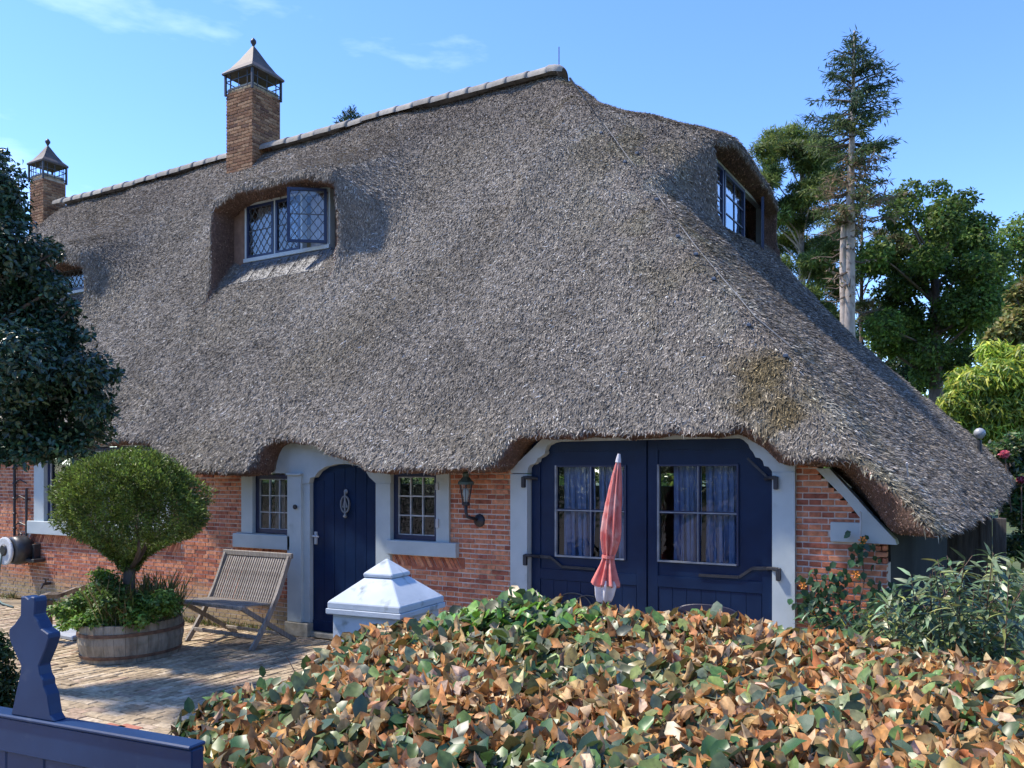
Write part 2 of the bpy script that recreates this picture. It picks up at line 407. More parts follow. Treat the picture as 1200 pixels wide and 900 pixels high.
def surface_nets(f, lo, hi, h):
    n = [int(math.ceil((hi[i]-lo[i])/h))+1 for i in range(3)]
    ax = [(lo[i]+h*np.arange(n[i])).astype(np.float32) for i in range(3)]
    D = np.empty(n, np.float32); X, Y = np.meshgrid(ax[0], ax[1], indexing='ij')
    for i in range(0, n[0], 40):
        sl_ = slice(i, min(i+40, n[0]))
        D[sl_] = f(np.broadcast_to(ax[0][sl_, None, None], (len(ax[0][sl_]), n[1], n[2])), np.broadcast_to(ax[1][None, :, None], (len(ax[0][sl_]), n[1], n[2])), np.broadcast_to(ax[2][None, None, :], (len(ax[0][sl_]), n[1], n[2])))
    S = D < 0
    c = np.zeros([k-1 for k in n], np.int8)
    for i in (0, 1):
        for j in (0, 1):
            for k in (0, 1): c += S[i:n[0]-1+i, j:n[1]-1+j, k:n[2]-1+k]
    act = np.argwhere((c > 0) & (c < 8)); idx = np.full(c.shape, -1, np.int32); idx[tuple(act.T)] = np.arange(len(act))
    acc = np.zeros((len(act), 3)); cnt = np.zeros(len(act))
    for a in range(3):
        o = [b for b in range(3) if b != a]
        for p in (0, 1):
            for q in (0, 1):
                A = act.copy(); A[:, o[0]] += p; A[:, o[1]] += q; B = A.copy(); B[:, a] += 1
                da = D[tuple(A.T)]; db = D[tuple(B.T)]; m = (da < 0) != (db < 0)
                t = da[m]/(da[m]-db[m]); P = A[m].astype(float); P[:, a] += t
                acc[m] += P; cnt[m] += 1
    V = np.array(lo)+h*acc/cnt[:, None]
    Fs = []
    for a in range(3):
        b, c_ = (a+1) % 3, (a+2) % 3
        s0 = [slice(0, n[0]), slice(0, n[1]), slice(0, n[2])]; s1 = list(s0)
        s0[a] = slice(0, n[a]-1); s1[a] = slice(1, n[a])
        ch = S[tuple(s0)] != S[tuple(s1)]
        e = np.argwhere(ch); e = e[(e[:, b] > 0) & (e[:, c_] > 0) & (e[:, b] < n[b]-1) & (e[:, c_] < n[c_]-1)]
        q = []
        for db_, dc in ((-1, -1), (0, -1), (0, 0), (-1, 0)):
            g = e.copy(); g[:, b] += db_; g[:, c_] += dc; q.append(idx[tuple(g.T)])
        q = np.stack(q, 1); fl = ~S[tuple(e.T)]      # first end outside: normal towards -a
        q[fl] = q[fl][:, ::-1]; Fs.append(q)
    F = np.concatenate(Fs); F = F[(F >= 0).all(1)]
    return V, F
RV, RF = surface_nets(roof_f, (-20.2, -1.6, .95), (.5, 9.4, 8.1), .06)
def grad(P):
    e = .02; g = np.zeros_like(P)
    for a in range(3):
        p = P.copy(); p[:, a] += e; q = P.copy(); q[:, a] -= e
        g[:, a] = roof_f(*p.T)-roof_f(*q.T)
    return unit(g)
RC = RV[RF].mean(1)
_a = RV[RF[:, 2]]-RV[RF[:, 0]]; _b = RV[RF[:, 3]]-RV[RF[:, 1]]; RN = np.cross(_a, _b); RA = np.linalg.norm(RN, axis=1)/2; RN = unit(RN)
fO, fI, fC, fE = roof_fields(*RC.T)
INN = (fI > np.maximum(np.maximum(fO, fC), fE))
CUT = (np.maximum(fC, fE) > np.maximum(fO, fI)-.012) & (RN[:, 2] < .35)
def vnoise(P, s, seed=0):
    """cheap smooth noise for real colour variation"""
    r = np.random.default_rng(seed); v = 0
    for k in range(5):
        d = r.normal(size=3); ph = r.uniform(0, 6.28); v = v+np.sin(P@(d*s)+ph+1.3*np.sin(P@(d[::-1]*s*.7)))
    return v/5*1.6
# moss and lichen patch near the hip, weathering along the ridge
MP = np.array([on_front(895, 435), on_front(872, 400), on_front(920, 480), on_front(905, 455)])
def roof_col(P, cut):
    n = len(P); c = np.empty((n, 3)); c[:] = (.25, .226, .192)
    v = vnoise(P, 1.1, 1)*.20+vnoise(P, 4.5, 2)*.17+vnoise(P, 15, 3)*.13
    c *= (1+v)[:, None]
    y = np.clip(vnoise(P, 1.7, 5)*.8, 0, 1)[:, None]; c = c*(1-.35*y)+np.array((.22, .19, .13))*.35*y
    top = smoothstep(5.6, 7.6, P[:, 2])[:, None]; c = c*(1-.35*top)+np.array((.15, .115, .095))*.35*top
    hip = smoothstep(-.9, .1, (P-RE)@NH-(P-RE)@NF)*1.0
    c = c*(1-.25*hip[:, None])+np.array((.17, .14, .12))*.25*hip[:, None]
    hl = np.abs((P-RE)@NH-(P-RE)@NF); lich = np.clip(1-hl/.9, 0, 1)*smoothstep(.15, .55, vnoise(P, 7, 41))*smoothstep(7.2, 5.5, P[:, 2]); c = c*(1-.55*lich[:, None])+np.array((.34, .33, .27))*.55*lich[:, None]
    hm_ = np.clip(1-hl/1.2, 0, 1)*smoothstep(.1, .6, vnoise(P, 5, 42)); c = c*(1-.4*hm_[:, None])+np.array((.15, .13, .05))*.4*hm_[:, None]
    for m, rr, cc, s in ((MP[0], .30, (.15, .105, .03), .8), (MP[1], .24, (.30, .26, .21), .7), (MP[2], .25, (.14, .095, .03), .8), (MP[3], .55, (.16, .13, .07), .6)):
        d = np.linalg.norm(P-m, axis=1)+vnoise(P, 9, 8)*.13+vnoise(P, 22, 9)*.08
        k = (s*np.clip(1-d/rr, 0, 1)**.6)[:, None]; c = c*(1-k)+np.array(cc)*k
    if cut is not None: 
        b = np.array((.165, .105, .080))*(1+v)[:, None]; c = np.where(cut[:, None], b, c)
    return c
def thatchmat(name):
    m, n, b = material(name); l = n.links.new
    a = node(n, 'ShaderNodeAttribute', attribute_name='col')
    t = node(n, 'ShaderNodeTexCoord'); mpp = node(n, 'ShaderNodeMapping'); mpp.inputs['Scale'].default_value = (2.2, 1, .8); l(t.outputs['Object'], mpp.inputs['Vector'])
    z = node(n, 'ShaderNodeTexNoise'); z.inputs['Scale'].default_value = 28; z.inputs['Detail'].default_value = 8; z.inputs['Roughness'].default_value = .75; l(mpp.outputs['Vector'], z.inputs['Vector'])
    r = ramp(n, [(.3, (.42, .4, .4)), (.52, (.95, .95, .95)), (.7, (1.7, 1.65, 1.6))]); l(z.outputs['Fac'], r.inputs['Fac'])
    q = node(n, 'ShaderNodeMixRGB', blend_type='MULTIPLY'); q.inputs['Fac'].default_value = 1; l(a.outputs['Color'], q.inputs['Color1']); l(r.outputs['Color'], q.inputs['Color2'])
    l(q.outputs['Color'], b.inputs['Base Color']); b.inputs['Roughness'].default_value = .85; b.inputs['Specular IOR Level'].default_value = .25
    bp = node(n, 'ShaderNodeBump'); bp.inputs['Strength'].default_value = .9; bp.inputs['Distance'].default_value = .05; l(z.outputs['Fac'], bp.inputs['Height']); l(bp.outputs['Normal'], b.inputs['Normal'])
    return m
M['thatch'] = thatchmat('weathered_thatch')
M['reed'] = leafmat('reed_ends', rough=.75, spec=.3, trans=.12, scale=60)
fv = roof_fields(*RV.T); vcut = (np.maximum(fv[2], fv[3]) > np.maximum(fv[0], fv[1])-.02) & (grad(RV)[:, 2] < .35)
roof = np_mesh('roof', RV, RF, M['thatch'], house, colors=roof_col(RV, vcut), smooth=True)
# loose reed ends lying over the thatch
def reeds(mask, dens, Lr, Wr, tiltr, spread, name, cutc):
    idx = np.nonzero(mask)[0]; a = RA[idx]; n = int(a.sum()*dens); f = idx[rng.choice(len(idx), n, p=a/a.sum())]
    u, v = rng.random((2, n, 1)); q = RV[RF[f]]
    P = (q[:, 0]*(1-u)+q[:, 1]*u)*(1-v)+(q[:, 3]*(1-u)+q[:, 2]*u)*v
    N = grad(P); down = unit(np.array((0, 0, -1.))-N*(-N[:, 2:3]))
    sd = np.cross(N, down); th = rng.normal(0, spread, (n, 1)); tl = rng.uniform(*tiltr, (n, 1))
    ax = (down*np.cos(th)+sd*np.sin(th)); ax = ax*np.cos(tl)+N*np.sin(tl)
    c = roof_col(P, np.full(n, cutc)); k = rng.lognormal(.3 if cutc else 0, .6 if cutc else .5, (n, 1)); c = np.clip(c*k, 0, .6)
    wn_ = unit(N+rng.normal(0, .5, (n, 3)))
    P = P-ax*.03
    return leaves(name, P, ax, wn_, rng.uniform(*Lr, n), rng.uniform(*Wr, n), c, M['reed'], roof, 'diamond', kind='stuff')
# only faces that the front, the hip end and their neighbourhood show
vis = (~INN) & (RC[:, 0] > -19.5)
_cv = unit(CAM-RC); front = vis & ~CUT & ((RN*_cv).sum(1) > -.12)
reeds(front, 4200, (.04, .10), (.007, .016), (.05, .55), .5, 'reed_ends', False)
cutm = vis & CUT & ((RN*_cv).sum(1) > -.25) & (RC[:, 1] < 8) & (RC[:, 0] > -18)
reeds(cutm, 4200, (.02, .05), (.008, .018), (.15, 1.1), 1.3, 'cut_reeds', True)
RIDGE_Z = 7.755
# ---------------------------------------------------------------- materials of the house
RED = [(0, (.26, .085, .055)), (.25, (.42, .15, .085)), (.55, (.54, .21, .11)), (.8, (.60, .27, .15)), (1, (.36, .12, .08))]
DIRT = ((.38, .31, .17), -.25, .10)
M['brick1'] = brickmat('red_brick', True, RED, DIRT); M['brickN'] = brickmat('red_brick_joined', False, RED, DIRT)
YEL = [(0, (.13, .07, .045)), (.3, (.20, .105, .06)), (.6, (.26, .15, .085)), (.85, (.32, .20, .12)), (1, (.11, .06, .045))]
M['chim'] = brickmat('brown_brick', True, YEL)
M['mortar'] = surf('lime_mortar', (.52, .44, .38), (.66, .58, .51), scale=9, rough=.95, bump=.4, spec=.1, stain=((.33, .27, .17), 1.6, .56))
M['mortar2'] = surf('chimney_mortar', (.30, .25, .19), (.42, .36, .28), scale=9, rough=.95, bump=.4, spec=.1)
M['grey'] = surf('grey_blue_paint', (.38, .44, .455), (.45, .51, .52), scale=3, rough=.55, bump=.12, bscale=40, bdist=.003, stain=((.30, .34, .34), 5, .66))
M['navy'] = surf('navy_paint', (.002, .0125, .046), (.004, .019, .062), scale=4, spec=.25, rough=.42, bump=.1, bscale=30, bdist=.003)
M['navyframe'] = surf('dark_blue_frame_paint', (.006, .014, .052), (.009, .02, .07), scale=5, rough=.4, bump=.1)
M['lead'] = surf('lead', (.075, .085, .095), (.12, .13, .145), scale=7, rough=.55, bump=.2, stain=((.20, .19, .17), 9, .66))
M['iron'] = surf('black_iron', (.012, .014, .02), (.03, .032, .04), scale=20, rough=.5, bump=.3)
M['glass'] = glassmat('window_glass', (.75, .8, .85), .0); M['glass3'] = glassmat('hip_window_glass', (.8, .86, .9), .35); M['glass2'] = glassmat('leaded_glass', (.8, .86, .9), .07)
M['curtain'] = surf('blue_curtain_cloth', (.22, .30, .50), (.29, .38, .58), scale=14, rough=.9, bump=.15)
M['net'] = surf('net_curtain_cloth', (.45, .42, .44), (.62, .60, .60), scale=9, rough=.9, bump=.2)
M['dark'] = surf('dark_room', (.02, .02, .022), (.03, .03, .032), scale=3, rough=.9)
M['muntin'] = surf('pale_muntin_paint', (.34, .36, .38), (.50, .52, .54), scale=10, rough=.5)
M['came'] = surf('lead_came', (.05, .055, .06), (.09, .10, .11), scale=20, rough=.5)
M['ridge'] = surf('ridge_tile_clay', (.21, .20, .18), (.32, .30, .27), scale=6, rough=.95, bump=.5, objrand=.2, spec=.1, stain=((.36, .35, .31), 7, .62))
M['zinc'] = surf('aged_zinc', (.05, .038, .032), (.085, .066, .055), scale=7, rough=.6, metal=.1, bump=.2, stain=((.12, .12, .10), 9, .6))
M['stone'] = surf('plinth_stone', (.22, .20, .15), (.36, .33, .26), scale=9, rough=.9, bump=.5)

# ---------------------------------------------------------------- wall
X_L, X_R = -16.5, wx(1039)
XR = {}
def xr(a, b): return wx(a), wx(b)
# openings and fittings as (x0, x1, z0, z1): no bricks there
w1 = dict(x0=wx(42), x1=wx(201), z0=wz(50, 612), z1=2.3)
sA = dict(x0=wx(285), x1=wx(357), z0=wz(300, 625), z1=2.35)
door = dict(x0=wx(341), x1=wx(460), z0=FLOOR, z1=2.35)
sB = dict(x0=wx(443), x1=wx(528), z0=wz(490, 634), z1=1.86)
gar = dict(x0=wx(601), x1=wx(933), z0=FLOOR, z1=2.3)
sill1 = (wx(37), wx(207), wz(120, 630), wz(120, 614))
sillA = (wx(277), wx(342), wz(310, 642.5), wz(310, 626))
sillB = (wx(457), wx(538), wz(497, 651), wz(497, 634))
sold1 = (wx(33), wx(212), sill1[2]-.135, sill1[2]); soldA = (wx(270), wx(341), sillA[2]-.10, sillA[2]); soldB = (wx(458), wx(545), sillB[2]-.125, sillB[2])
blk = (wx(974), wx(1010), wz(990, 635), wz(990, 612))
def drect(d): return (d['x0'], d['x1'], d['z0'], d['z1'])
HOLES = [drect(w1), drect(sA), drect(door), drect(sB), drect(gar), sill1, sillA, sillB, sold1, soldA, soldB, blk]
diag = [(wz(958, 548), wx(958)), (wz(1000, 590), wx(998)), (wz(1035, 628), wx(1034)), (wz(1045, 636), wx(1046))]
def xlim(z):
    zz = [d[0] for d in diag][::-1]; xx = [d[1] for d in diag][::-1]
    return min(X_R, float(np.interp(z, zz, xx, left=X_R+1)))
wall = empty('wall', (-7, 0, GZ)); wall.parent = house; wall.matrix_parent_inverse = WINV(house)
# masonry core behind the bricks (mortar shows in the joints)
def free(z, z2=None):
    segs = [(X_L, xlim(z if z2 is None else z2))]
    for x0, x1, z0, z1 in HOLES:
        if z0 < z < z1:
            n_ = []
            for a, b in segs:
                if x1 <= a or x0 >= b: n_.append((a, b)); continue
                if x0 > a: n_.append((a, x0))
                if x1 < b: n_.append((x1, b))
            segs = n_
    return segs
core = MB(); lev = sorted({FLOOR, 2.2, 2.0, 1.6, 1.8, 1.7, 1.5, 1.4, 1.3}|{h for q in (drect(w1), drect(sA), drect(sB)) for h in q[2:] if h < 2.2})
SOL = [drect(w1), drect(sA), drect(door), drect(sB), drect(gar)]
_H = HOLES; HOLES = SOL
for a, b in zip(lev[:-1], lev[1:]):
    for x0, x1 in free((a+b)/2, b): core.box(x0, x1, .006, .26, a, b)
HOLES = _H
core.build('mortar', M['mortar'], wall, kind='stuff')
PITCH = .0515; BH = .0405
bl = []
course = 0; z = FLOOR+.005
while z < 2.02:
    zc = z+BH/2; off = (.0 if course % 2 else .05); step = .205 if course % 2 else .1025
    for a, b in free(zc, z+BH):
        if b-a < .03: continue
        x = a
        k0 = math.floor((a-X_L-off)/step); xs = X_L+off+k0*step
        edges = []
        while xs < b:
            # now and then a stretcher in a header course
            edges.append(xs); xs += step
        for e in edges:
            p, q = max(e, a), min(e+step-.010, b)
            if q-p > .022: bl.append((p, q, z, z+BH))
    z += PITCH; course += 1
def bm_box(name, sx, sy, sz, mat, bev=.003):
    mb = MB(); mb.box(-sx/2, sx/2, 0, sy, -sz/2, sz/2, bev=bev)
    me = bpy.data.meshes.new(name); me.from_pydata(mb.v, [], mb.f); me.materials.append(mat); me.update(); return me
bme = bm_box('brick', .19, .10, BH, M['brick1'])
def visible_size(b): return b[0]
def piece(name, me, loc, scale, parent, rot=(0, 0, 0)):
    o = bpy.data.objects.new(name, me); col.objects.link(o); o.location = loc; o.scale = scale; o.rotation_euler = rot
    o.parent = parent; o.matrix_parent_inverse = WINV(parent); return o
cand = [b for b in bl if b[2] > .25 and ((wx(526) < b[0] and b[1] < wx(604)) or b[0] > wx(930)) and b[2] < 1.83]
cand = sorted(cand, key=lambda b: -b[0])[:300]; cs = set(cand)
for b in cand:
    piece('brick', bme, ((b[0]+b[1])/2, rng.uniform(-.004, .003), (b[2]+b[3])/2+rng.normal(0, .0012)), ((b[1]-b[0])/.19, 1, rng.uniform(.92, 1.05)), wall, (0, rng.normal(0, .006), 0))
rest = MB()
for b in bl:
    if b in cs: continue
    j = rng.uniform(-.004, .003); dz = rng.normal(0, .0012)
    rest.box(b[0]+rng.uniform(0, .003), b[1]-rng.uniform(0, .003), j, .10+j, b[2]+dz, b[3]+dz)
# slanting soldier bricks under the sills
def soldiers(r, lean):
    x0, x1, z0, z1 = r; h = z1-z0-.008; st = .052; n = int((x1-x0-max(lean, 0)*h-.02)/st)
    ln = lean*h; e = x0+n*st
    if lean > 0: rest.add([(e+.004, 0, z0+.004), (x1-.006, 0, z0+.004), (x1-.006, 0, z1-.003), (e+ln, 0, z1-.003), (e+.004, .1, z0+.004), (x1-.006, .1, z0+.004), (x1-.006, .1, z1-.003), (e+ln, .1, z1-.003)], [(0, 1, 2, 3), (5, 4, 7, 6), (1, 5, 6, 2), (4, 0, 3, 7), (3, 2, 6, 7)])
    else: rest.add([(e+.004, 0, z0+.004), (x1-.006, 0, z0+.004), (x1-.006, 0, z1-.003), (e+ln+.006, 0, z1-.003), (e+.004, .1, z0+.004), (x1-.006, .1, z0+.004), (x1-.006, .1, z1-.003), (e+ln+.006, .1, z1-.003)], [(0, 1, 2, 3), (5, 4, 7, 6), (1, 5, 6, 2), (4, 0, 3, 7), (3, 2, 6, 7)])
    for i in range(n):
        t = (i+.5)/n-.5; xb = x0+i*st+.004; sh = lean*h*(1 if lean > 0 else 1)
        y = rng.uniform(-.005, .002)
        q = [(xb, y, z0+.004), (xb+st-.009, y, z0+.004), (xb+st-.009, .1, z0+.004), (xb, .1, z0+.004),
             (xb+sh, y, z1-.003), (xb+sh+st-.009, y, z1-.003), (xb+sh+st-.009, .1, z1-.003), (xb+sh, .1, z1-.003)]
        rest.hexa(q)
soldiers(sold1, .55); soldiers(soldA, .5); soldiers(soldB, -.6)
rest.build('brick_courses', M['brickN'], wall, kind='stuff')
# side and back walls, ceiling under the thatch
sw = MB(); sw.box(-1.10, X_R, .262, 7.7, FLOOR, 1.25); sw.box(X_L, X_R, 7.72, 7.9, FLOOR, 1.5); sw.box(X_L-.2, X_L-.004, 0, 7.7, FLOOR, 1.9)
sw.build('side_wall', M['dark'], house)
MB().box(X_L+.01, X_R-.3, .28, 7.7, FLOOR+.02, FLOOR+.04).build('inner_floor', M['dark'], house)

# ---------------------------------------------------------------- grey surrounds
def part(mb, name, mat, parent=house, **k): return mb.build(name, mat, parent, **k)
def window(name='window', **k):
    e = empty(name, (0, 0, 0)); e.parent = house; e.matrix_parent_inverse = WINV(house); return tag(e, **k)
# -- left window: posts, sill, navy frame, dark panes
W1 = window(label='wide dark window with a pale blue sill behind the clipped bush')
m = MB(); m.box(wx(42), wx(53.5), -.03, .10, w1['z0'], 2.25, bev=.004); m.box(wx(190), wx(201), -.03, .10, w1['z0'], 2.25, bev=.004); m.box(wx(53.5)+.001, wx(190)-.001, -.02, .1, 2.12, 2.25)
part(m, 'surround', M['grey'], W1)
part(MB().box(*sill1[:2], -.07, .10, *sill1[2:], bev=.006), 'sill', M['grey'], W1)
def sash(par, x0, x1, z0, z1, fw, cols, rows, y=.02, fm='navyframe', mm='muntin', mw=.014, glass='glass', pane=True, ext=True):
    f = MB(); a, b, c, d = x0, x1, z0, z1
    f.box(a, a+fw, y, y+.06, c, d, bev=.003); f.box(b-fw, b, y, y+.06, c, d, bev=.003); f.box(a+fw+.001, b-fw-.001, y+.002, y+.058, c, c+fw, bev=.003); f.box(a+fw+.001, b-fw-.001, y+.002, y+.058, d-fw, d, bev=.003)
    part(f, 'frame', M[fm], par)
    g0, g1, h0, h1 = a+fw, b-fw, c+fw, d-fw
    for i in range(1, cols):
        x = g0+(g1-g0)*i/cols; part(MB().box(x-mw/2, x+mw/2, y+.012, y+.045, h0, h1), 'muntin', M[mm], par)
    for j in range(1, rows):
        z_ = h0+(h1-h0)*j/rows
        part(MB().box(g0, g1, y+.014, y+.043, z_-mw/2, z_+mw/2), 'muntin', M[mm], par)
    if mm:   # thin pale line round the glass
        e = MB(); t = mw*.6
        e.box(g0, g0+t, y+.010, y+.04, h0, h1); e.box(g1-t, g1, y+.010, y+.04, h0, h1); e.box(g0+t, g1-t, y+.010, y+.04, h0, h0+t); e.box(g0+t, g1-t, y+.010, y+.04, h1-t, h1)
        part(e, 'glazing_bead', M[mm], par)
    for i in range(cols):
        for j in range(rows):
            xa = g0+(g1-g0)*i/cols; xb = g0+(g1-g0)*(i+1)/cols; za = h0+(h1-h0)*j/rows; zb = h0+(h1-h0)*(j+1)/rows
            q = y+.028; t = [rng.uniform(-.0015, .0015) for _ in range(4)]
            part(MB().add([(xa, q+t[0], za), (xb, q+t[1], za), (xb, q+t[2], zb), (xa, q+t[3], zb)], [(0, 1, 2, 3)]), 'pane', M[glass], par)
sash(W1, wx(53.5)+.003, wx(121), w1['z0']+.003, 2.11, .05, 1, 1, y=.03)
sash(W1, wx(121)+.004, wx(190)-.003, w1['z0']+.003, 2.11, .05, 1, 1, y=.03)
# -- small window left of the door
WA = window(label='small latticed window left of the arched door')
m = MB(); m.box(wx(285), wx(298), -.03, .10, sA['z0'], 2.1, bev=.004)
part(m, 'surround', M['grey'], WA)
part(MB().box(sillA[0], sillA[1]+.02, -.06, .10, *sillA[2:], bev=.006), 'sill', M['grey'], WA)
sash(WA, wx(298)+.003, wx(341)-.003, sA['z0']+.004, wz(320, 556), .055, 3, 3, y=.02, mw=.011)
# -- small window right of the door
WB = window(label='small nine-pane window between the arched door and the wall lantern')
m = MB(); m.box(wx(513), wx(528), -.03, .10, sB['z0'], 1.84, bev=.004)
part(m, 'surround', M['grey'], WB)
part(MB().box(*sillB[:2], -.065, .10, *sillB[2:], bev=.006), 'sill', M['grey'], WB)
sash(WB, wx(460)+.003, wx(513)-.003, sB['z0']+.004, wz(490, 555)+.02, .055, 3, 3, y=.02, mw=.014)
m = MB(); m.box(wx(513.6), wx(516.5), -.05, -.03, wz(515, 574), wz(515, 566)); m.box(wx(513.6), wx(516.5), -.05, -.03, wz(515, 618), wz(515, 608)); part(m, 'hinge', M['muntin'], WB)
# net curtain and little lamp inside the left small window
m = MB(); n_ = 26; xa, xb = wx(301), wx(338)
vs = [(xa+(xb-xa)*i/n_, .30+.018*math.sin(i*1.9), z_) for z_ in (sA['z0']+.05, 1.85) for i in range(n_+1)]
m = MB().add([v for v in vs if True], [(i, i+1, i+n_+2, i+n_+1) for i in range(8)]+[(i, i+1, i+n_+2, i+n_+1) for i in range(18, n_)]); part(m, 'curtain', M['net'], WA)
# ---------------------------------------------------------------- door with its surround
D = window('door_surround')
zs = wz(350, 728)     # posts stand on stone blocks
m = MB(); m.box(wx(341), wx(357), -.06, .12, zs, wz(350, 556), bev=.005); part(m, 'post', M['grey'], D)
m = MB(); m.box(wx(357)+.001, wx(364.5), -.02, .12, zs, wz(360, 566), bev=.005); part(m, 'post', M['grey'], D)
m = MB(); m.box(wx(443), wx(460), -.04, .12, zs, wz(450, 566), bev=.005); part(m, 'post', M['grey'], D)
part(MB().box(wx(339), wx(365.5), -.075, .12, FLOOR, zs-.003, bev=.008), 'plinth_block', M['stone'], D); part(MB().box(wx(442), wx(462), -.05, .12, FLOOR, zs-.003, bev=.008), 'plinth_block', M['stone'], D)
def P0(px, py, Y=0.0): p = on_y(px, py, Y); return (p[0], p[2])
arch = [P0(364.5, 566), P0(366, 560), P0(371, 559), P0(376, 552), P0(384, 547), P0(396, 544), P0(410, 543.5), P0(422, 546), P0(431, 552), P0(435, 559), P0(442.5, 566)]
head = arch+[P0(460, 566), P0(460, 540), (P0(460, 540)[0], 2.25), (P0(341, 540)[0], 2.25), P0(341, 566.5), P0(357, 567)]
part(MB().extrude(head, -.035, .11), 'door_head', M['grey'], D)
tymp = [(wx(298)+.002, wz(320, 555)+.003), (wx(341)-.002, wz(320, 555)+.003), (wx(341)-.002, 2.15), (wx(298)+.002, 2.15)]
part(MB().extrude(tymp, -.02, .10), 'head_board', M['grey'], D)
part(MB().box(wx(341)-.004, wx(358), -.085, .10, wz(350, 557), wz(350, 557)+.025, bev=.004), 'cap_moulding', M['grey'], D)
arch2 = [(x, z-.004) for x, z in arch]
dl = [(wx(364.5)+.004, FLOOR+.07)]+[(wx(364.5)+.004, arch2[0][1])]+arch2[1:-1]+[(wx(442.5)-.004, arch2[-1][1]), (wx(442.5)-.004, FLOOR+.07)]
dor = MB().extrude(dl, .035, .085).build('door', M['navy'], house, label='navy blue front door with an arched top')
# boards: narrow raised vertical planks with a joint
xs_ = np.linspace(wx(364.5)+.02, wx(442.5)-.02, 7)
arx = [a[0] for a in arch]; arz = [a[1] for a in arch]
for a, b in zip(xs_[:-1], xs_[1:]):
    zt_ = min(np.interp(a, arx, arz), np.interp(b, arx, arz))-.03
    part(MB().box(a+.003, b-.003, .027, .034, FLOOR+.1, zt_, bev=.002), 'plank', M['navy'], dor)
part(MB().box(wx(364.5), wx(442.5), -.03, .12, FLOOR, FLOOR+.065, bev=.01), 'threshold', M['stone'], D)
k = MB(); kc = on_y(404.5, 591, .0)
for i in range(16):
    a0 = 2*math.pi*i/16; a1 = 2*math.pi*(i+1)/16
    k.bar((kc[0]+.062*math.cos(a0), 0, kc[2]+.095*math.sin(a0)), (kc[0]+.062*math.cos(a1), 0, kc[2]+.095*math.sin(a1)), .014, .018, up=(0, 1, 0))
k.bar((kc[0], .0, kc[2]+.14), (kc[0], .0, kc[2]-.12), .02, .02, up=(0, 1, 0)); k.bar((kc[0]-.03, 0, kc[2]-.03), (kc[0], 0, kc[2]+.06), .012); k.bar((kc[0]+.03, 0, kc[2]-.03), (kc[0], 0, kc[2]+.06), .012)
k.bar((kc[0]-.04, 0, kc[2]-.03), (kc[0]+.04, 0, kc[2]-.03), .014, .014, up=(0, 1, 0)); k.lathe([(.012, -.01), (.03, 0), (.012, .01)], (kc[0], .01, kc[2]+.145), n=10, axis='y'); k.lathe([(.012, -.02), (.026, 0), (.012, .02)], (kc[0], 0, kc[2]-.135), n=8)
part(k, 'knocker', surf('grey_iron', (.13, .15, .17), (.22, .24, .26), scale=20, rough=.5), dor)
h_ = on_y(369, 628, .0); k = MB(); k.box(h_[0]-.018, h_[0]+.018, .01, .03, h_[2]-.10, h_[2]+.05, bev=.004); k.tube([(h_[0], .02, h_[2]), (h_[0], -.035, h_[2]), (h_[0]+.09, -.035, h_[2]-.005)], .011, 8); part(k, 'handle', M['muntin'], dor)
k = MB(); b_ = on_y(346.5, 594, -.07); k.lathe([(.028, 0), (.028, .015), (.012, .03)][::-1], (b_[0], -.09, b_[2]), n=14, axis='y'); part(k, 'doorbell', M['iron'], D)
k = MB(); k.box(wx(365)+.005, wx(441), .02, .034, FLOOR+.075, FLOOR+.2, bev=.004); part(k, 'kick_board', M['navy'], dor)

# ---------------------------------------------------------------- garage doors
G = window('barn_door_surround')
gx0, gx1, gx2, gx3 = wx(601), wx(620.5), wx(906.5), wx(933)
zp0, zp1 = wz(610, 555), wz(920, 552.5)
m = MB(); m.box(gx0, gx1, -.05, .12, FLOOR, zp0-.002, bev=.006); part(m, 'post', M['grey'], G)
m = MB(); m.box(gx2, gx3, -.05, .12, FLOOR, zp1-.002, bev=.006); part(m, 'post', M['grey'], G)
lb = [P0(601, 554.5), P0(620.5, 554.5), P0(621.5, 548), P0(624, 544.5), P0(628, 544), P0(631.5, 541), P0(632.5, 537), P0(637, 535), P0(641, 531.5), P0(641.5, 527), P0(644, 522), P0(650, 519), P0(656, 517.5),
      P0(750, 515.5), P0(868, 513.5), P0(873, 516), P0(878.5, 521), P0(880.5, 526), P0(884, 530), P0(887, 536), P0(892, 537), P0(895.5, 540.5), P0(897, 546), P0(902, 547), P0(906, 552), P0(906.5, 554), P0(933, 552.4),
      (wx(933), P0(933, 545)[1]), P0(915, 533), P0(895, 515), P0(880, 504), P0(868, 500), P0(750, 500), P0(655, 503), P0(640, 512), P0(620, 532), P0(601, 550)]
part(MB().extrude(lb, -.045, .11), 'scalloped_head_board', M['grey'], G)
yd = .045
sp = wx(757); ztop = 2.12
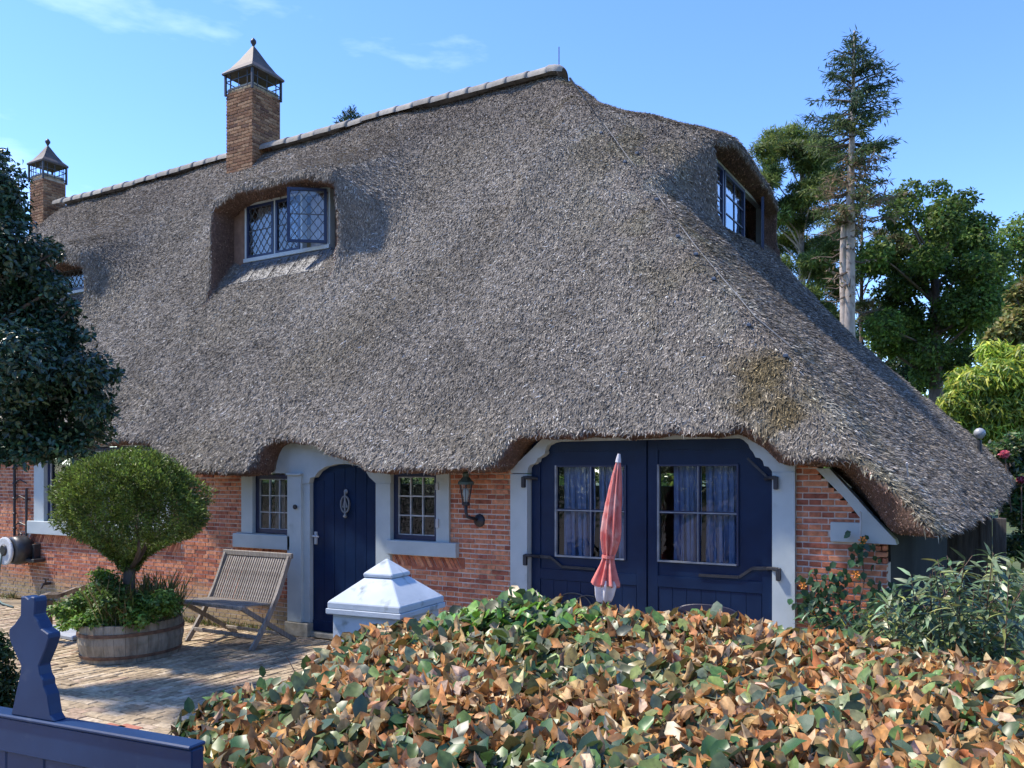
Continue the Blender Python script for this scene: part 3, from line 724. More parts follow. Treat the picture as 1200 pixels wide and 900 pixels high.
def barn_leaf(x0, x1, wpx, lab, hx, side):
    e = empty('barn_door', ((x0+x1)/2, yd, FLOOR)); e.parent = house; e.matrix_parent_inverse = WINV(house); tag(e, label=lab)
    a, b, pt, pb = wpx; X0, X1 = wx(a, yd), wx(b, yd); c = wx((a+b)/2, yd); Z1 = wz(b, pt, yd); Z0 = wz(b, pb, yd)
    body = MB(); y0, y1 = yd, yd+.05
    body.box(x0, X0, y0, y1, FLOOR+.04, ztop); body.box(X1, x1, y0, y1, FLOOR+.04, ztop); body.box(X0, X1, y0, y1, FLOOR+.04, Z0); body.box(X0, X1, y0, y1, Z1, ztop)
    part(body, 'door_leaf', M['navy'], e)
    # frame and panelling standing proud
    fr = MB(); t = .014
    fr.box(x0+.006, x0+.10, y0-t, y0-.0005, FLOOR+.05, ztop); fr.box(x1-.10, x1-.006, y0-t, y0-.0005, FLOOR+.05, ztop); fr.box(x0+.101, x1-.101, y0-t, y0-.0005, Z0-.24, Z0-.14); fr.box(x0+.101, x1-.101, y0-t, y0-.0005, FLOOR+.05, FLOOR+.2); fr.box(x0+.101, x1-.101, y0-t, y0-.0005, ztop-.16, ztop)
    part(fr, 'stile_and_rail', M['navy'], e)
    nb = 7; gx = np.linspace(x0+.105, x1-.105, nb+1)
    for i in range(nb): part(MB().box(gx[i]+.002, gx[i+1]-.002, y0-.007, y0-.0005, FLOOR+.205, Z0-.245), 'plank', M['navy'], e)
    wd = empty('window', (0, 0, 0)); wd.parent = e; wd.matrix_parent_inverse = WINV(e)
    f = MB(); s_ = .012
    f.box(X0-s_, X0+s_*.4, y0-.022, y0+.01, Z0-s_, Z1+s_); f.box(X0+s_*.4, X1-s_*.4, y0-.022, y0+.01, Z0-s_, Z0+s_*.3)
    part(f, 'glazing_bead', surf('worn_bead_paint', (.16, .18, .21), (.30, .32, .34), scale=8, rough=.6) if 'worn_bead_paint' not in bpy.data.materials else bpy.data.materials['worn_bead_paint'], e)
    f = MB(); f.box(X1-s_*.4, X1+s_, y0-.02, y0+.01, Z0-s_, Z1+s_); f.box(X0+s_*.4, X1-s_*.4, y0-.02, y0+.01, Z1-s_*.3, Z1+s_); part(f, 'window_frame', M['navyframe'], e)
    zm = (Z0+Z1)/2+.01
    part(MB().box(c-.014, c+.014, y0-.012, y0+.03, Z0+.004, Z1-.004), 'muntin', M['navyframe'], e)
    part(MB().box(c-.004, c+.004, y0-.016, y0-.012, Z0+.004, Z1-.004), 'muntin_edge', bpy.data.materials['worn_bead_paint'], e)
    part(MB().box(X0+.005, X1-.005, y0-.010, y0+.028, zm-.013, zm+.013), 'muntin', M['navyframe'], e)
    part(MB().box(X0+.005, X1-.005, y0-.017, y0-.010, zm-.006, zm+.004), 'muntin_edge', bpy.data.materials['worn_bead_paint'], e)
    for (p, q) in ((X0, c), (c, X1)):
        for (r, s) in ((Z0, zm), (zm, Z1)):
            t = rng.uniform(-.002, .002, 4)
            part(MB().add([(p, y0+.012+t[0], r), (q, y0+.012+t[1], r), (q, y0+.012+t[2], s), (p, y0+.012+t[3], s)], [(0, 1, 2, 3)]), 'pane', M['glass'], e)
    # curtain: hanging folds
    for (p, q, g) in ((X0+(.10 if side > 0 else .02), c-.01, 0), (c+.03, X1-.01, 1)):
        n = 70; vs = []
        for zz in np.linspace(Z1+.05, Z0-.1, 9):
            k = (Z1-zz)/(Z1-Z0)
            for i in range(n+1):
                u = i/n; x = p+(q-p)*u; amp = .012+.022*k
                vs.append((x+.012*math.sin(zz*5+i), y0+.11+amp*math.sin(u*(31+g*7)+1.2*math.sin(u*9+zz*1.2+g))+.5*amp*math.sin(u*57+zz), zz))
        fs = [(r*(n+1)+i, r*(n+1)+i+1, (r+1)*(n+1)+i+1, (r+1)*(n+1)+i) for r in range(8) for i in range(n)]
        part(MB().add(vs, fs), 'curtain', M['curtain'], e, smooth=True)
    bpy.data.objects.remove(wd)
    return e
LL = barn_leaf(gx1+.004, sp-.003, (652.5, 733, 546.5, 655), 'left navy barn door leaf, partly behind the closed parasol', gx1, -1)
LR = barn_leaf(sp+.003, gx2-.004, (772.5, 864.5, 545.5, 661.5), 'right navy barn door leaf with parted blue curtains', gx2, 1)
def hinge(par, px, py, s, strap):
    h = on_y(px, py, -.06); k = MB(); x = h[0]
    k.box(x-.018, x+.018, -.085, -.051, h[2]-.055, h[2]+.055, bev=.006)
    k.tube([(x, -.075, h[2]+.045), (x+s*.05, -.06, h[2]+.045), (x+s*.11, .015, h[2]+.035)], .016, 6)
    if strap:
        k.bar((x+s*.10, .02, h[2]+.035), (x+s*.24, .022, h[2]+.03), .012, .03, up=(0, 0, 1)); k.bar((x+s*.24, .022, h[2]+.03), (x+s*.36, .022, h[2]-.055), .012, .025, up=(0, 0, 1)); k.bar((x+s*.36, .022, h[2]-.055), (x+s*.72, .022, h[2]-.06), .012, .025, up=(0, 0, 1))
    part(k, 'hinge', M['iron'], par)
hinge(LL, 614, 565, 1, False); hinge(LL, 616, 656, 1, True); hinge(LR, 909.5, 566, -1, False); hinge(LR, 912.5, 673, -1, True)
# curved brace strap on the right leaf
a_ = on_y(900, 560, -.01); b_ = on_y(876, 537, -.01); part(MB().bar(a_, b_, .012, .02), 'strap', M['iron'], LR)
for k_ in (LL, LR):
    pass
# ironwork scrolls low on the left leaf
s_ = MB(); c_ = on_y(672, 708, .02)
s_.tube([(c_[0]+.20*math.cos(a), .022, c_[2]-.04+.15*math.sin(a)) for a in np.linspace(.3, 2.9, 12)], .006, 5); c_ = on_y(690, 705, .02)
s_.tube([(c_[0]+.16*math.cos(a), .020, c_[2]-.06+.12*math.sin(a)) for a in np.linspace(.4, 2.8, 12)], .006, 5); part(s_, 'wire_scroll', M['came'], LL)
# oval reddish plate low on the right leaf
c_ = on_y(829, 716, .02); pl = MB().lathe([(.0, 0), (.25, .003), (.27, .010)], (c_[0], .014, c_[2]), n=28, ry=.22, axis='y'); part(pl, 'oval_plate', surf('dark_red_plate', (.009, .011, .034), (.014, .014, .042), scale=5, rough=.5), LR)

# ---------------------------------------------------------------- diagonal board and block, right end
db = [P0(957, 549), P0(973, 549), P0(1000, 578), P0(1023, 604), P0(1050, 632), P0(1052, 638), P0(1008, 635.5), P0(1008, 613), P0(1011, 609), P0(992, 585)]
part(MB().extrude(db, -.05, .10), 'verge_board', M['grey'], house)
part(MB().box(blk[0], blk[1]-.012, -.03, .09, blk[2], blk[3], bev=.004), 'anchor_block', M['grey'], house)
q = on_y(1008.5, 614, -.09); part(MB().tube([(q[0], -.09, q[2]-.10), (q[0], -.09, q[2]+.09), (q[0]+.004, -.11, q[2]+.10)], .006, 6), 'rod', M['muntin'], house)
# timber slats under the low eave at the right
for i, px in enumerate((1110, 1122, 1135, 1149, 1163)):
    p = on_y(px, 600, 2.3); wd_ = .10+.02*(i % 3)
    MB().box(p[0], p[0]+wd_, 2.3-.01*(i % 2), 2.36, FLOOR, 1.30+.03*(i % 2), bev=.006).build('plank', surf('old_dark_plank', (.045, .036, .03), (.10, .085, .07), scale=5, rough=.9, stretch=(6, 6, .5), bump=.5) if i == 0 else bpy.data.materials['old_dark_plank'], house)
# black soffit timbers under the garage arch
part(MB().box(gx0, gx3, .13, .30, 2.15, 2.35), 'lintel_beam', M['dark'], house)

# ---------------------------------------------------------------- ridge tiles
def ridge_z(X): return 7.80
xx = -18.1; tile = MB(); n = 10
for i in range(n+1):
    a = math.pi*(i/n); 
prof = [(math.cos(a)*.19, math.sin(a)*.14-.07) for a in np.linspace(-.12, math.pi+.12, 13)]
def tile_mesh():
    vs = []; L_ = .37; np_ = len(prof)
    for x, g in ((0, 1.0), (.02, 1.06), (.05, 1.06), (.055, 1.0), (L_, .95)):
        for y, z_ in prof: vs.append((x, y*g, z_*g))
    fs = [(r*np_+i, r*np_+i+1, (r+1)*np_+i+1, (r+1)*np_+i) for r in range(4) for i in range(np_-1)]
    k = len(vs)
    vs += [(0, y*.9, z_*.9-.01) for y, z_ in prof]; fs += [(i+1, i, k+i, k+i+1) for i in range(np_-1)]
    me = bpy.data.meshes.new('ridge_tile'); me.from_pydata(vs, [], fs); me.materials.append(M['ridge']); me.polygons.foreach_set('use_smooth', [True]*len(fs)); me.update(); return me
tm = tile_mesh(); ridge = empty('ridge', (-12, 3.88, 7.7)); ridge.parent = house; ridge.matrix_parent_inverse = WINV(house)
xx = -5.95; i = 0
while xx > -18.3:
    o = piece('ridge_tile', tm, (xx, RE[1]+rng.normal(0, .006), RIDGE_Z+.012*math.sin(xx*1.3)+rng.normal(0, .004)), (1, 1, 1), ridge, (rng.normal(0, .02), rng.normal(0, .012), math.pi+rng.normal(0, .01)))
    xx -= .355; i += 1
e_ = MB(); vs = []
for k_, g in ((0, 1.03), (.10, 1.0), (.16, .95), (.20, .8), (.22, .5)):
    for y, z_ in prof: vs.append((-5.97+k_, RE[1]+y*g, RIDGE_Z+z_*g-.05*(k_/.22)**2))
np_ = len(prof); e_.add(vs, [(r*np_+i, r*np_+i+1, (r+1)*np_+i+1, (r+1)*np_+i) for r in range(4) for i in range(np_-1)]); e_.build('ridge_tile', M['ridge'], ridge, smooth=True)
part(MB().tube([(-5.85, 3.88, RIDGE_Z+.05), (-5.85, 3.88, RIDGE_Z+.33)], .008, 6), 'lightning_rod', M['iron'], house)
# conductor wire lying down the hip, on little stand-offs
def on_roof(px, py, lift=.02):
    d = ray(px, py); ts = np.arange(4, 20, .02); P = CAM+ts[:, None]*d; f = roof_f(*P.T); i = np.argmax(f < 0); return P[i]-d*lift
wp = [(668, 92), (687, 118), (710, 148), (737, 186), (770, 228), (815, 288), (836, 313), (885, 371), (930, 409), (962, 440), (1000, 482)]
wpts = [on_roof(*p, .035) for p in wp]
part(MB().tube(wpts, .006, 6), 'conductor_wire', M['lead'], house)
bluem = surf('blue_clip_plastic', (.03, .05, .085), (.07, .10, .15), scale=30, rough=.5)
for (px, py) in ((705, 156), (733, 190), (770, 234), (795, 277), (816, 298), (837, 327), (878, 381), (921, 417), (747, 180)):
    p = on_roof(px, py, .02); part(MB().box(p[0]-.018, p[0]+.018, p[1]-.03, p[1]+.012, p[2]-.018, p[2]+.018, bev=.008), 'conductor_clip', bluem, house)
p = on_roof(1064, 560, .0); part(MB().tube([p, p+np.array((.0, -.08, .12))], .007, 6), 'marker_peg', M['net'], house)

# ---------------------------------------------------------------- chimneys
def chimney(x, w_, ztop, lab):
    e = empty('chimney', (x, RE[1], 7)); e.parent = house; e.matrix_parent_inverse = WINV(house); tag(e, label=lab)
    y = RE[1]; h = w_/2; zb = 6.9
    part(MB().box(x-h+.012, x+h-.012, y-h+.012, y+h-.012, zb, ztop), 'mortar', M['mortar2'], e)
    me = bm_box('chimney_brick', .20, .09, .05, M['chim'], bev=.004); z = 7.25; c = 0
    while z < ztop-.03:
        for f in range(4):
            off = .105*(c % 2)
            s = -h; 
            while s < h-.02:
                a = s; b = min(s+(.20 if not (s == -h and c % 2) else .095), h)-.009; s = b+.009
                if b-a < .03: continue
                m_ = (a+b)/2; j = rng.uniform(-.005, .002)
                loc, rz = {0: ((x+m_, y-h+j, z), 0), 1: ((x+h-j, y+m_, z), math.pi/2), 2: ((x-m_, y+h-j, z), math.pi), 3: ((x-h+j, y-m_, z), -math.pi/2)}[f]
                if f in (2, 3) and c % 1 == 0 and z < ztop: 
                    if f == 2: continue
                piece('brick', me, loc, ((b-a)/.20, 1, 1), e, (0, 0, rz))
        z += .060; c += 1
    m = MB(); m.box(x-h, x+h, y+h-.02, y+h+.002, 7.25, ztop); part(m, 'back_face', M['chim'], e)
    part(MB().box(x-h+.02, x+h-.02, y-h+.02, y+h-.02, ztop+.001, ztop+.10, bev=.02), 'mortar_cap', surf('cement_cap', (.32, .28, .20), (.45, .41, .30), scale=9, rough=.9, bump=.4), e)
    # cage and hood
    k = MB(); hc = h+.01; zt = ztop+.36
    for sx in (-1, 1):
        for sy in (-1, 1): k.box(x+sx*hc-.018, x+sx*hc+.018, y+sy*hc-.018, y+sy*hc+.018, ztop-.05, zt)
    for zz in (ztop+.03, ztop+.2):
        for sx in (-1, 1): k.box(x+sx*hc-.008, x+sx*hc+.008, y-hc+.02, y+hc-.02, zz, zz+.012); k.box(x-hc+.02, x+hc-.02, y+sx*hc-.008, y+sx*hc+.008, zz, zz+.012)
    for t in (-.33, 0, .33):
        for sx in (-1, 1): k.box(x+sx*hc-.006, x+sx*hc+.006, y+t*w_-.006, y+t*w_+.006, ztop+.012, zt); k.box(x+t*w_-.006, x+t*w_+.006, y+sx*hc-.006, y+sx*hc+.006, ztop+.012, zt)
    part(k, 'cage', M['iron'], e)
    vs = []; H = .56*w_/.66
    for s_, z_ in ((1.16, -.03), (1.18, 0), (1.15, .015), (.84, .22*H), (.50, .53*H), (.20, .85*H), (.05, H)):
        for sx, sy in ((-1, -1), (1, -1), (1, 1), (-1, 1)): vs.append((x+sx*s_*h, y+sy*s_*h, zt+z_))
    fs = [(3, 2, 1, 0), (24, 25, 26, 27)]+[(r*4+c_, r*4+(c_+1) % 4, (r+1)*4+(c_+1) % 4, (r+1)*4+c_) for r in range(6) for c_ in range(4)]
    part(MB().add(vs, fs), 'hood', M['zinc'], e)
    part(MB().lathe([(.02, -.05), (.018, 0), (.03, .03), (.055, .07), (.055, .10), (.03, .14), (.008, .16)], (x, y, zt+H), n=12), 'finial', M['iron'], e, smooth=True)
c1 = at(293, 100, 15.97)
chimney(on_y(297, 170, RE[1])[0], .68, on_y(297, 100, RE[1]-.33)[2], 'taller brick chimney with a pointed metal hood, in the middle of the ridge')
chimney(on_y(56, 230, RE[1])[0], .52, on_y(56, 203, RE[1]-.3)[2], 'farther brick chimney with a pointed metal hood at the left end of the ridge')

# ---------------------------------------------------------------- dormer windows
def light(par, P, U, V, w_, h, fw, fm, glass, lattice=None, cols=1, rows=1, back=None):
    """a casement: origin P (lower left), U along, V = outward normal, up = z"""
    P = np.array(P, float); U = np.array(U, float); V = np.array(V, float); Z = np.array((0, 0, 1.))
    def bx(u0, u1, z0, z1, v0, v1, mb):
        q = [P+U*u+Z*z_+V*v for z_ in (z0, z1) for u, v in ((u0, v1), (u1, v1), (u1, v0), (u0, v0))]
        mb.hexa(q)
    e = empty('casement', tuple(P)); e.parent = par; e.matrix_parent_inverse = WINV(par)
    bpy.data.objects.remove(e)
    f = MB(); bx(0, fw, 0, h, 0, .04, f); bx(w_-fw, w_, 0, h, 0, .04, f); bx(fw, w_-fw, 0, fw, .001, .039, f); bx(fw, w_-fw, h-fw, h, .001, .039, f); part(f, 'sash', fm, par)
    g = MB(); q = [P+U*u+Z*z_+V*.018 for u, z_ in ((fw, fw), (w_-fw, fw), (w_-fw, h-fw), (fw, h-fw))]; g.add(q, [(0, 1, 2, 3)]); part(g, 'pane', glass, par)
    c = MB(); iw, ih = w_-2*fw, h-2*fw
    if lattice:
        dw, dh = lattice; nu = int(iw/dw)+2; 
        for s in (-1, 1):
            k = -20
            while k < 20:
                # line z = s*(dh/dw)*(u - k*dw)
                pts = []
                sl_ = s*dh/dw
                for u in (0, iw):
                    z_ = sl_*(u-k*dw)
                    if 0 <= z_ <= ih: pts.append((u, z_))
                for z_ in (0, ih):
                    u = k*dw+z_/sl_
                    if 0 < u < iw: pts.append((u, z_))
                if len(pts) >= 2:
                    (u0, z0), (u1, z1) = pts[0], pts[1]
                    if abs(u0-u1) > .01: c.bar(P+U*(u0+fw)+Z*(z0+fw)+V*.02, P+U*(u1+fw)+Z*(z1+fw)+V*.02, .010, .008, up=tuple(V))
                k += 1
        c.bar(P+U*fw+Z*(h*.52)+V*.022, P+U*(w_-fw)+Z*(h*.52)+V*.022, .012, .010, up=tuple(V))
    for i in range(1, cols): u = fw+iw*i/cols; bx(u-.008, u+.008, fw, h-fw, .006, .03, c)
    for j in range(1, rows): z_ = fw+ih*j/rows; bx(fw, w_-fw, z_-.008, z_+.008, .007, .029, c)
    if c.v: part(c, 'leading' if lattice else 'muntin', M['came'] if lattice else M['navyframe'], par)
# front dormer
DW = window('dormer_window', label='leaded dormer window in the front of the thatch, its right casement swung open')
yw = 1.80; x0, x1 = wx(288, yw), wx(388, yw); zb, zt = wz(288, 309, yw), 5.87
m = MB(); m.box(x0, x0+.05, yw-.02, yw+.08, zb+.06, zt); m.box(x1-.04, x1, yw-.02, yw+.08, zb+.06, zt); m.box(x0, x1, yw-.05, yw+.08, zb, zb+.059, bev=.004); m.box(x0, x1, yw-.018, yw+.078, zt-.05, zt)
mx_ = [wx(323, yw), wx(354, yw)]
for q in mx_: m.box(q-.022, q+.022, yw-.018, yw+.078, zb+.06, zt-.05)
part(m, 'frame', M['grey'], DW)
light(DW, (x0+.05, yw+.01, zb+.06), (1, 0, 0), (0, -1, 0), mx_[0]-.022-x0-.05, zt-zb-.11, .04, M['navyframe'], M['glass2'], (.125, .17))
light(DW, (mx_[0]+.022, yw+.01, zb+.06), (1, 0, 0), (0, -1, 0), mx_[1]-mx_[0]-.044, zt-zb-.11, .04, M['navyframe'], M['glass2'], (.125, .17))
an = R(38); wd_ = x1-.04-mx_[1]-.03
hp = np.array((x1-.05, yw-.03, zb+.07)); U = np.array((math.cos(an), math.sin(an), 0)); V = np.array((math.sin(an), -math.cos(an), 0))
light(DW, hp-U*wd_*1.12, U, V, wd_*1.12, zt-zb-.13, .04, M['navyframe'], M['glass2'], (.13, .17))
# curtains and room behind the front dormer
for (a, b, mm_) in ((x0+.08, mx_[0]-.05, 'net'), (mx_[1]+.02, x1-.05, 'net')):
    n = 30; vs = [(a+(b-a)*i/n, yw+.16+.02*math.sin(i*1.5), z_) for z_ in (zb, zt) for i in range(n+1)]
    part(MB().add(vs, [(i, i+1, i+n+2, i+n+1) for i in range(n)]), 'curtain', M[mm_], DW)
part(MB().box(mx_[0]+.03, mx_[1]-.02, yw+.5, yw+.52, zb, zb+.6), 'blind', surf('tan_cloth', (.45, .33, .16), (.55, .42, .24), scale=6, rough=.9), DW)
part(MB().box(x0-.1, x1+.1, yw+.95, yw+.97, zb-.3, zt+.2), 'room_back', M['dark'], DW)
part(MB().box(x0-.35, x0-.002, yw+.0, yw+.06, zb-.3, zt), 'reveal_board', surf('brown_board', (.14, .085, .06), (.22, .14, .10), scale=9, rough=.9, bump=.4), DW)
# lead apron under the window, in overlapping sheets
na = 9; ax_ = np.linspace(x0-.06, x1+.02, na+1)
def zroof(Y): return 1.27+1.36*(Y+.9)
for i in range(na):
    a, b = ax_[i], ax_[i+1]; ya, yb = yw-.02, yw-.30; l_ = .05+.006*(i % 2)
    q = [(a, yb, zroof(yb)+l_-.02), (b+.02, yb, zroof(yb)+l_-.02), (b+.02, ya, zb-.01), (a, ya, zb-.01), (a, yb, zroof(yb)+l_), (b+.02, yb, zroof(yb)+l_+.012), (b+.02, ya, zb+.012), (a, ya, zb)]
    part(MB().hexa(q), 'lead_sheet', M['lead'], DW)
# far left dormer
DW2 = window('dormer_window', label='farther dormer window in the thatch, mostly behind the holly')
xa, xb = -16.1, -13.9; m = MB(); m.box(xa, xa+.05, yw-.02, yw+.06, zb+.05, 5.7); m.box(xb-.05, xb, yw-.02, yw+.06, zb+.05, 5.7); m.box(xa, xb, yw-.05, yw+.06, zb, zb+.049); m.box(xa, xb, yw-.019, yw+.06, 5.65, 5.71)
part(m, 'frame', M['grey'], DW2)
light(DW2, (xa+.05, yw, zb+.05), (1, 0, 0), (0, -1, 0), 1.0, .72, .05, M['navyframe'], M['glass2'], (.125, .17)); light(DW2, (xa+1.08, yw, zb+.05), (1, 0, 0), (0, -1, 0), 1.0, .72, .05, M['navyframe'], M['glass2'], (.125, .17))
part(MB().box(xa, xb, yw+.5, yw+.52, zb-.2, 5.9), 'room_back', M['dark'], DW2)
# hip end dormer
DW3 = window('dormer_window', label='dormer window in the hip end of the thatch with one casement open')
xw = -3.42; ya, yb = 2.92, 6.06; zb3, zt3 = 4.98, 5.92
m = MB(); m.box(xw-.06, xw+.02, ya, ya+.06, zb3-.2, zt3); m.box(xw-.06, xw+.02, yb-.10, yb, zb3-.3, zt3); m.box(xw-.06, xw+.04, ya+.06, yb-.1, zb3-.10, zb3-.001); m.box(xw-.058, xw+.018, ya+.06, yb-.1, zt3-.06, zt3)
for q in (ya+1.04, ya+2.08): m.box(xw-.058, xw+.018, q-.025, q+.025, zb3, zt3-.06)
part(m, 'frame', M['grey'], DW3)
light(DW3, (xw, ya+.06, zb3), (0, 1, 0), (1, 0, 0), .955, zt3-zb3-.07, .05, M['navyframe'], M['glass3'], None, 2, 4)
light(DW3, (xw, ya+1.065, zb3), (0, 1, 0), (1, 0, 0), .99, zt3-zb3-.07, .05, M['navyframe'], M['glass3'], None, 2, 3)
an = R(14); wd_ = .84; U = np.array((-math.sin(an), math.cos(an), 0)); hp = np.array((xw+.03, yb-.12, zb3+.01))
light(DW3, hp-U*wd_*.75, U, np.array((math.cos(an), math.sin(an), 0)), wd_*.75, zt3-zb3-.1, .05, M['navyframe'], M['glass3'], None, 2, 3)
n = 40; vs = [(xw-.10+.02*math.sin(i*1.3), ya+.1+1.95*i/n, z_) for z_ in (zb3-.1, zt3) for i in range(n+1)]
part(MB().add(vs, [(i, i+1, i+n+2, i+n+1) for i in range(n)]), 'curtain', surf('sky_reflection_panel', (.42, .52, .50), (.60, .68, .68), scale=4, rough=.9), DW3)  # pale panel added behind the panes, its colour standing in for reflected sky
part(MB().box(xw-.6, xw-.58, ya, yb, zb3-.2, zt3+.1), 'room_back', M['dark'], DW3)
# ================================================================ GROUND
M['soil'] = surf('sandy_soil', (.16, .13, .09), (.26, .21, .14), scale=3, rough=.95, bump=.6, bscale=40)
MB().box(-400, 400, -400, 400, GZ-.5, GZ-.035).build('ground', surf('rough_grass', (.04, .07, .02), (.10, .12, .04), scale=1.5, rough=.95, bump=.6, bscale=30), kind='structure')
MB().box(-60, 60, -30, -5.9, GZ-.034, GZ-.01).build('bounce_street', surf('street_clinker', (.30, .25, .20), (.42, .36, .30), scale=3, rough=.9, bump=.4, bscale=30), kind='structure')  # unseen pale street, added to bounce warm light onto the shaded facade
MB().box(-14.5, .6, -4.6, -.02, GZ-.034, GZ-.012).build('sand_bed', M['soil'], kind='structure')
PAV = [(0, (.26, .20, .13)), (.3, (.36, .28, .18)), (.6, (.43, .34, .22)), (.85, (.50, .41, .29)), (1, (.32, .22, .15))]
M['pav1'] = brickmat('paving_clinker', True, PAV); M['pavN'] = brickmat('paving_clinker_joined', False, PAV)
M['pavred'] = surf('red_clinker', (.30, .10, .06), (.40, .16, .10), scale=9, rough=.85, bump=.4)
yard = empty('paved_yard', (-7, -2, GZ)); yard['kind'] = 'structure'
def proj(p):
    d = np.asarray(p, float)-CAM; t = d[:2]@FW; return 600+1000*(d[:2]@RT)/t, 554-1000*d[2]/t, t
tiles = []
Y = -4.5; r_ = 0
while Y < -2.78:
    x = -12.5+(.105 if r_ % 2 else 0)
    while x < -.3: tiles.append((x, Y, .203, .093)); x += .21
    Y += .1; r_ += 1
X = -12.5; r_ = 0
while X < -.3:
    y = -2.76+(.105 if r_ % 2 else 0)
    if r_ % 2: tiles.append((X, -2.76, .073, .098))
    while y < -.08: tiles.append((X, y, .073, min(.203, -.06-y))); y += .21
    X += .08; r_ += 1
def hid(px, py): return px > 215+.9*(880-py) or not (-10 < px < 1200 and 700 < py < 905)
scored = []
for t in tiles:
    px, py, tt = proj((t[0]+t[2]/2, t[1]+t[3]/2, GZ))
    h = px > 450 or py > 900 or px < 0 or (px > 225 and py > 790+(px-225)*-.25)
    scored.append((h, tt, t))
scored.sort(key=lambda q: (q[0], q[1]))
pme = bm_box('clinker', .203, .093, .06, M['pav1'], bev=.006)
restp = MB()
for i, (h, tt, t) in enumerate(scored):
    dz = rng.normal(0, .003)
    if i < 300 and not h:
        long_x = t[2] > t[3] or t[3] < .15
        o = bpy.data.objects.new('paving_brick', pme); col.objects.link(o); 
        if t[2] > t[3]: o.location = (t[0]+t[2]/2, t[1], GZ-.03+dz); o.scale = (t[2]/.203, t[3]/.093, 1); o.rotation_euler = (rng.normal(0, .006), rng.normal(0, .004), rng.normal(0, .006))
        else: o.location = (t[0]+t[2], t[1]+t[3]/2, GZ-.03+dz); o.scale = (t[3]/.203, t[2]/.093, 1); o.rotation_euler = (rng.normal(0, .004), rng.normal(0, .006), math.pi/2+rng.normal(0, .006))
        o.parent = yard; o.matrix_parent_inverse = WINV(yard)
    else:
        a, b, c_, d = t; g = .004
        restp.add([(a, b, GZ-.04+dz), (a+c_, b, GZ-.04+dz), (a+c_, b+d, GZ-.04+dz), (a, b+d, GZ-.04+dz), (a+g, b+g, GZ+dz), (a+c_-g, b+g, GZ+dz), (a+c_-g, b+d-g, GZ+dz), (a+g, b+d-g, GZ+dz)],
                  [(4, 5, 6, 7), (0, 1, 5, 4), (1, 2, 6, 5), (2, 3, 7, 6), (3, 0, 4, 7)])
restp.build('paving_bricks', M['pavN'], yard, kind='stuff')
for k_, (px, py) in enumerate(((133, 852), (152, 853), (143, 858))):
    p = on_z(px, py, GZ); MB().box(p[0]-.1, p[0]+.1, p[1]-.046, p[1]+.046, GZ-.02, GZ+.008, bev=.004).build('paving_brick', M['pavred'], yard)

# ================================================================ GREEN THINGS: helpers
M['leaf'] = leafmat('garden_leaf', rough=.45, spec=.45, trans=.38)
M['gloss'] = leafmat('glossy_leaf', rough=.36, spec=.6, trans=.10)
M['matte'] = leafmat('tree_foliage', rough=.6, spec=.35, trans=.42, scale=3)
M['bark'] = surf('bark', (.07, .05, .04), (.16, .12, .09), scale=8, rough=.95, bump=.9, stretch=(1, 1, .3))
M['palebark'] = surf('pale_bark', (.30, .24, .19), (.48, .40, .33), scale=6, rough=.9, bump=.8, stretch=(1, 1, .4), stain=((.16, .12, .10), 5, .56))
M['twig'] = surf('twig_bark', (.10, .06, .04), (.20, .13, .09), scale=20, rough=.9)
def limb(mb, a, b, r0, r1, sag=.08, n=6, seg=5):
    a = np.array(a, float); b = np.array(b, float); L_ = np.linalg.norm(b-a); o = rng.normal(0, L_*sag, 3)
    pts = [a+(b-a)*t+o*math.sin(math.pi*t) for t in np.linspace(0, 1, seg)]
    mb.tube(pts, list(np.linspace(r0, r1, seg)), n, cap=True); return pts
def clump_cloud(clumps, n, shell=.55, squash=.75):
    """points in ragged clumps: (centre, radius) -> positions and outward directions"""
    C = np.array([c for c, r in clumps], float); Rr = np.array([r for c, r in clumps]); w_ = Rr**2.2; k = rng.choice(len(C), n, p=w_/w_.sum())
    d = sph(n); rad = Rr[k]*(shell+(1-shell)*rng.random(n)**.6)*(1+.22*vnoise(d*3+C[k], 2.2, 3))
    P = C[k]+d*rad[:, None]*np.array((1, 1, squash)); return P, d, k
def foliage(name, clumps, n, L_, W_, pal, mat, parent, shape='diamond', weights=None, jitter=.2, droop=0, up=.6, kind='stuff', clumptone=.18, shell=.55, squash=.75, weightsfn=None):
    P, d, k = clump_cloud(clumps, n, shell, squash)
    ct = 1+rng.normal(0, clumptone, (len(clumps), 1)); cc = pick(pal, n, jitter, weights)*ct[k]
    nr = unit(d*.7+np.array((0, 0, up))+rng.normal(0, .55, (n, 3))); ax = unit(np.cross(nr, rng.normal(size=(n, 3))))
    ax = unit(ax+np.array((0, 0, -droop))+d*.25)
    return leaves(name, P, ax, nr, rng.uniform(L_[0], L_[1], n), rng.uniform(W_[0], W_[1], n), np.clip(cc, .003, 1), mat, parent, shape, kind=kind)
def plant(name, loc, label, cat, group=None):
    return empty(name, tuple(loc), label=label, cat=cat, group=group)

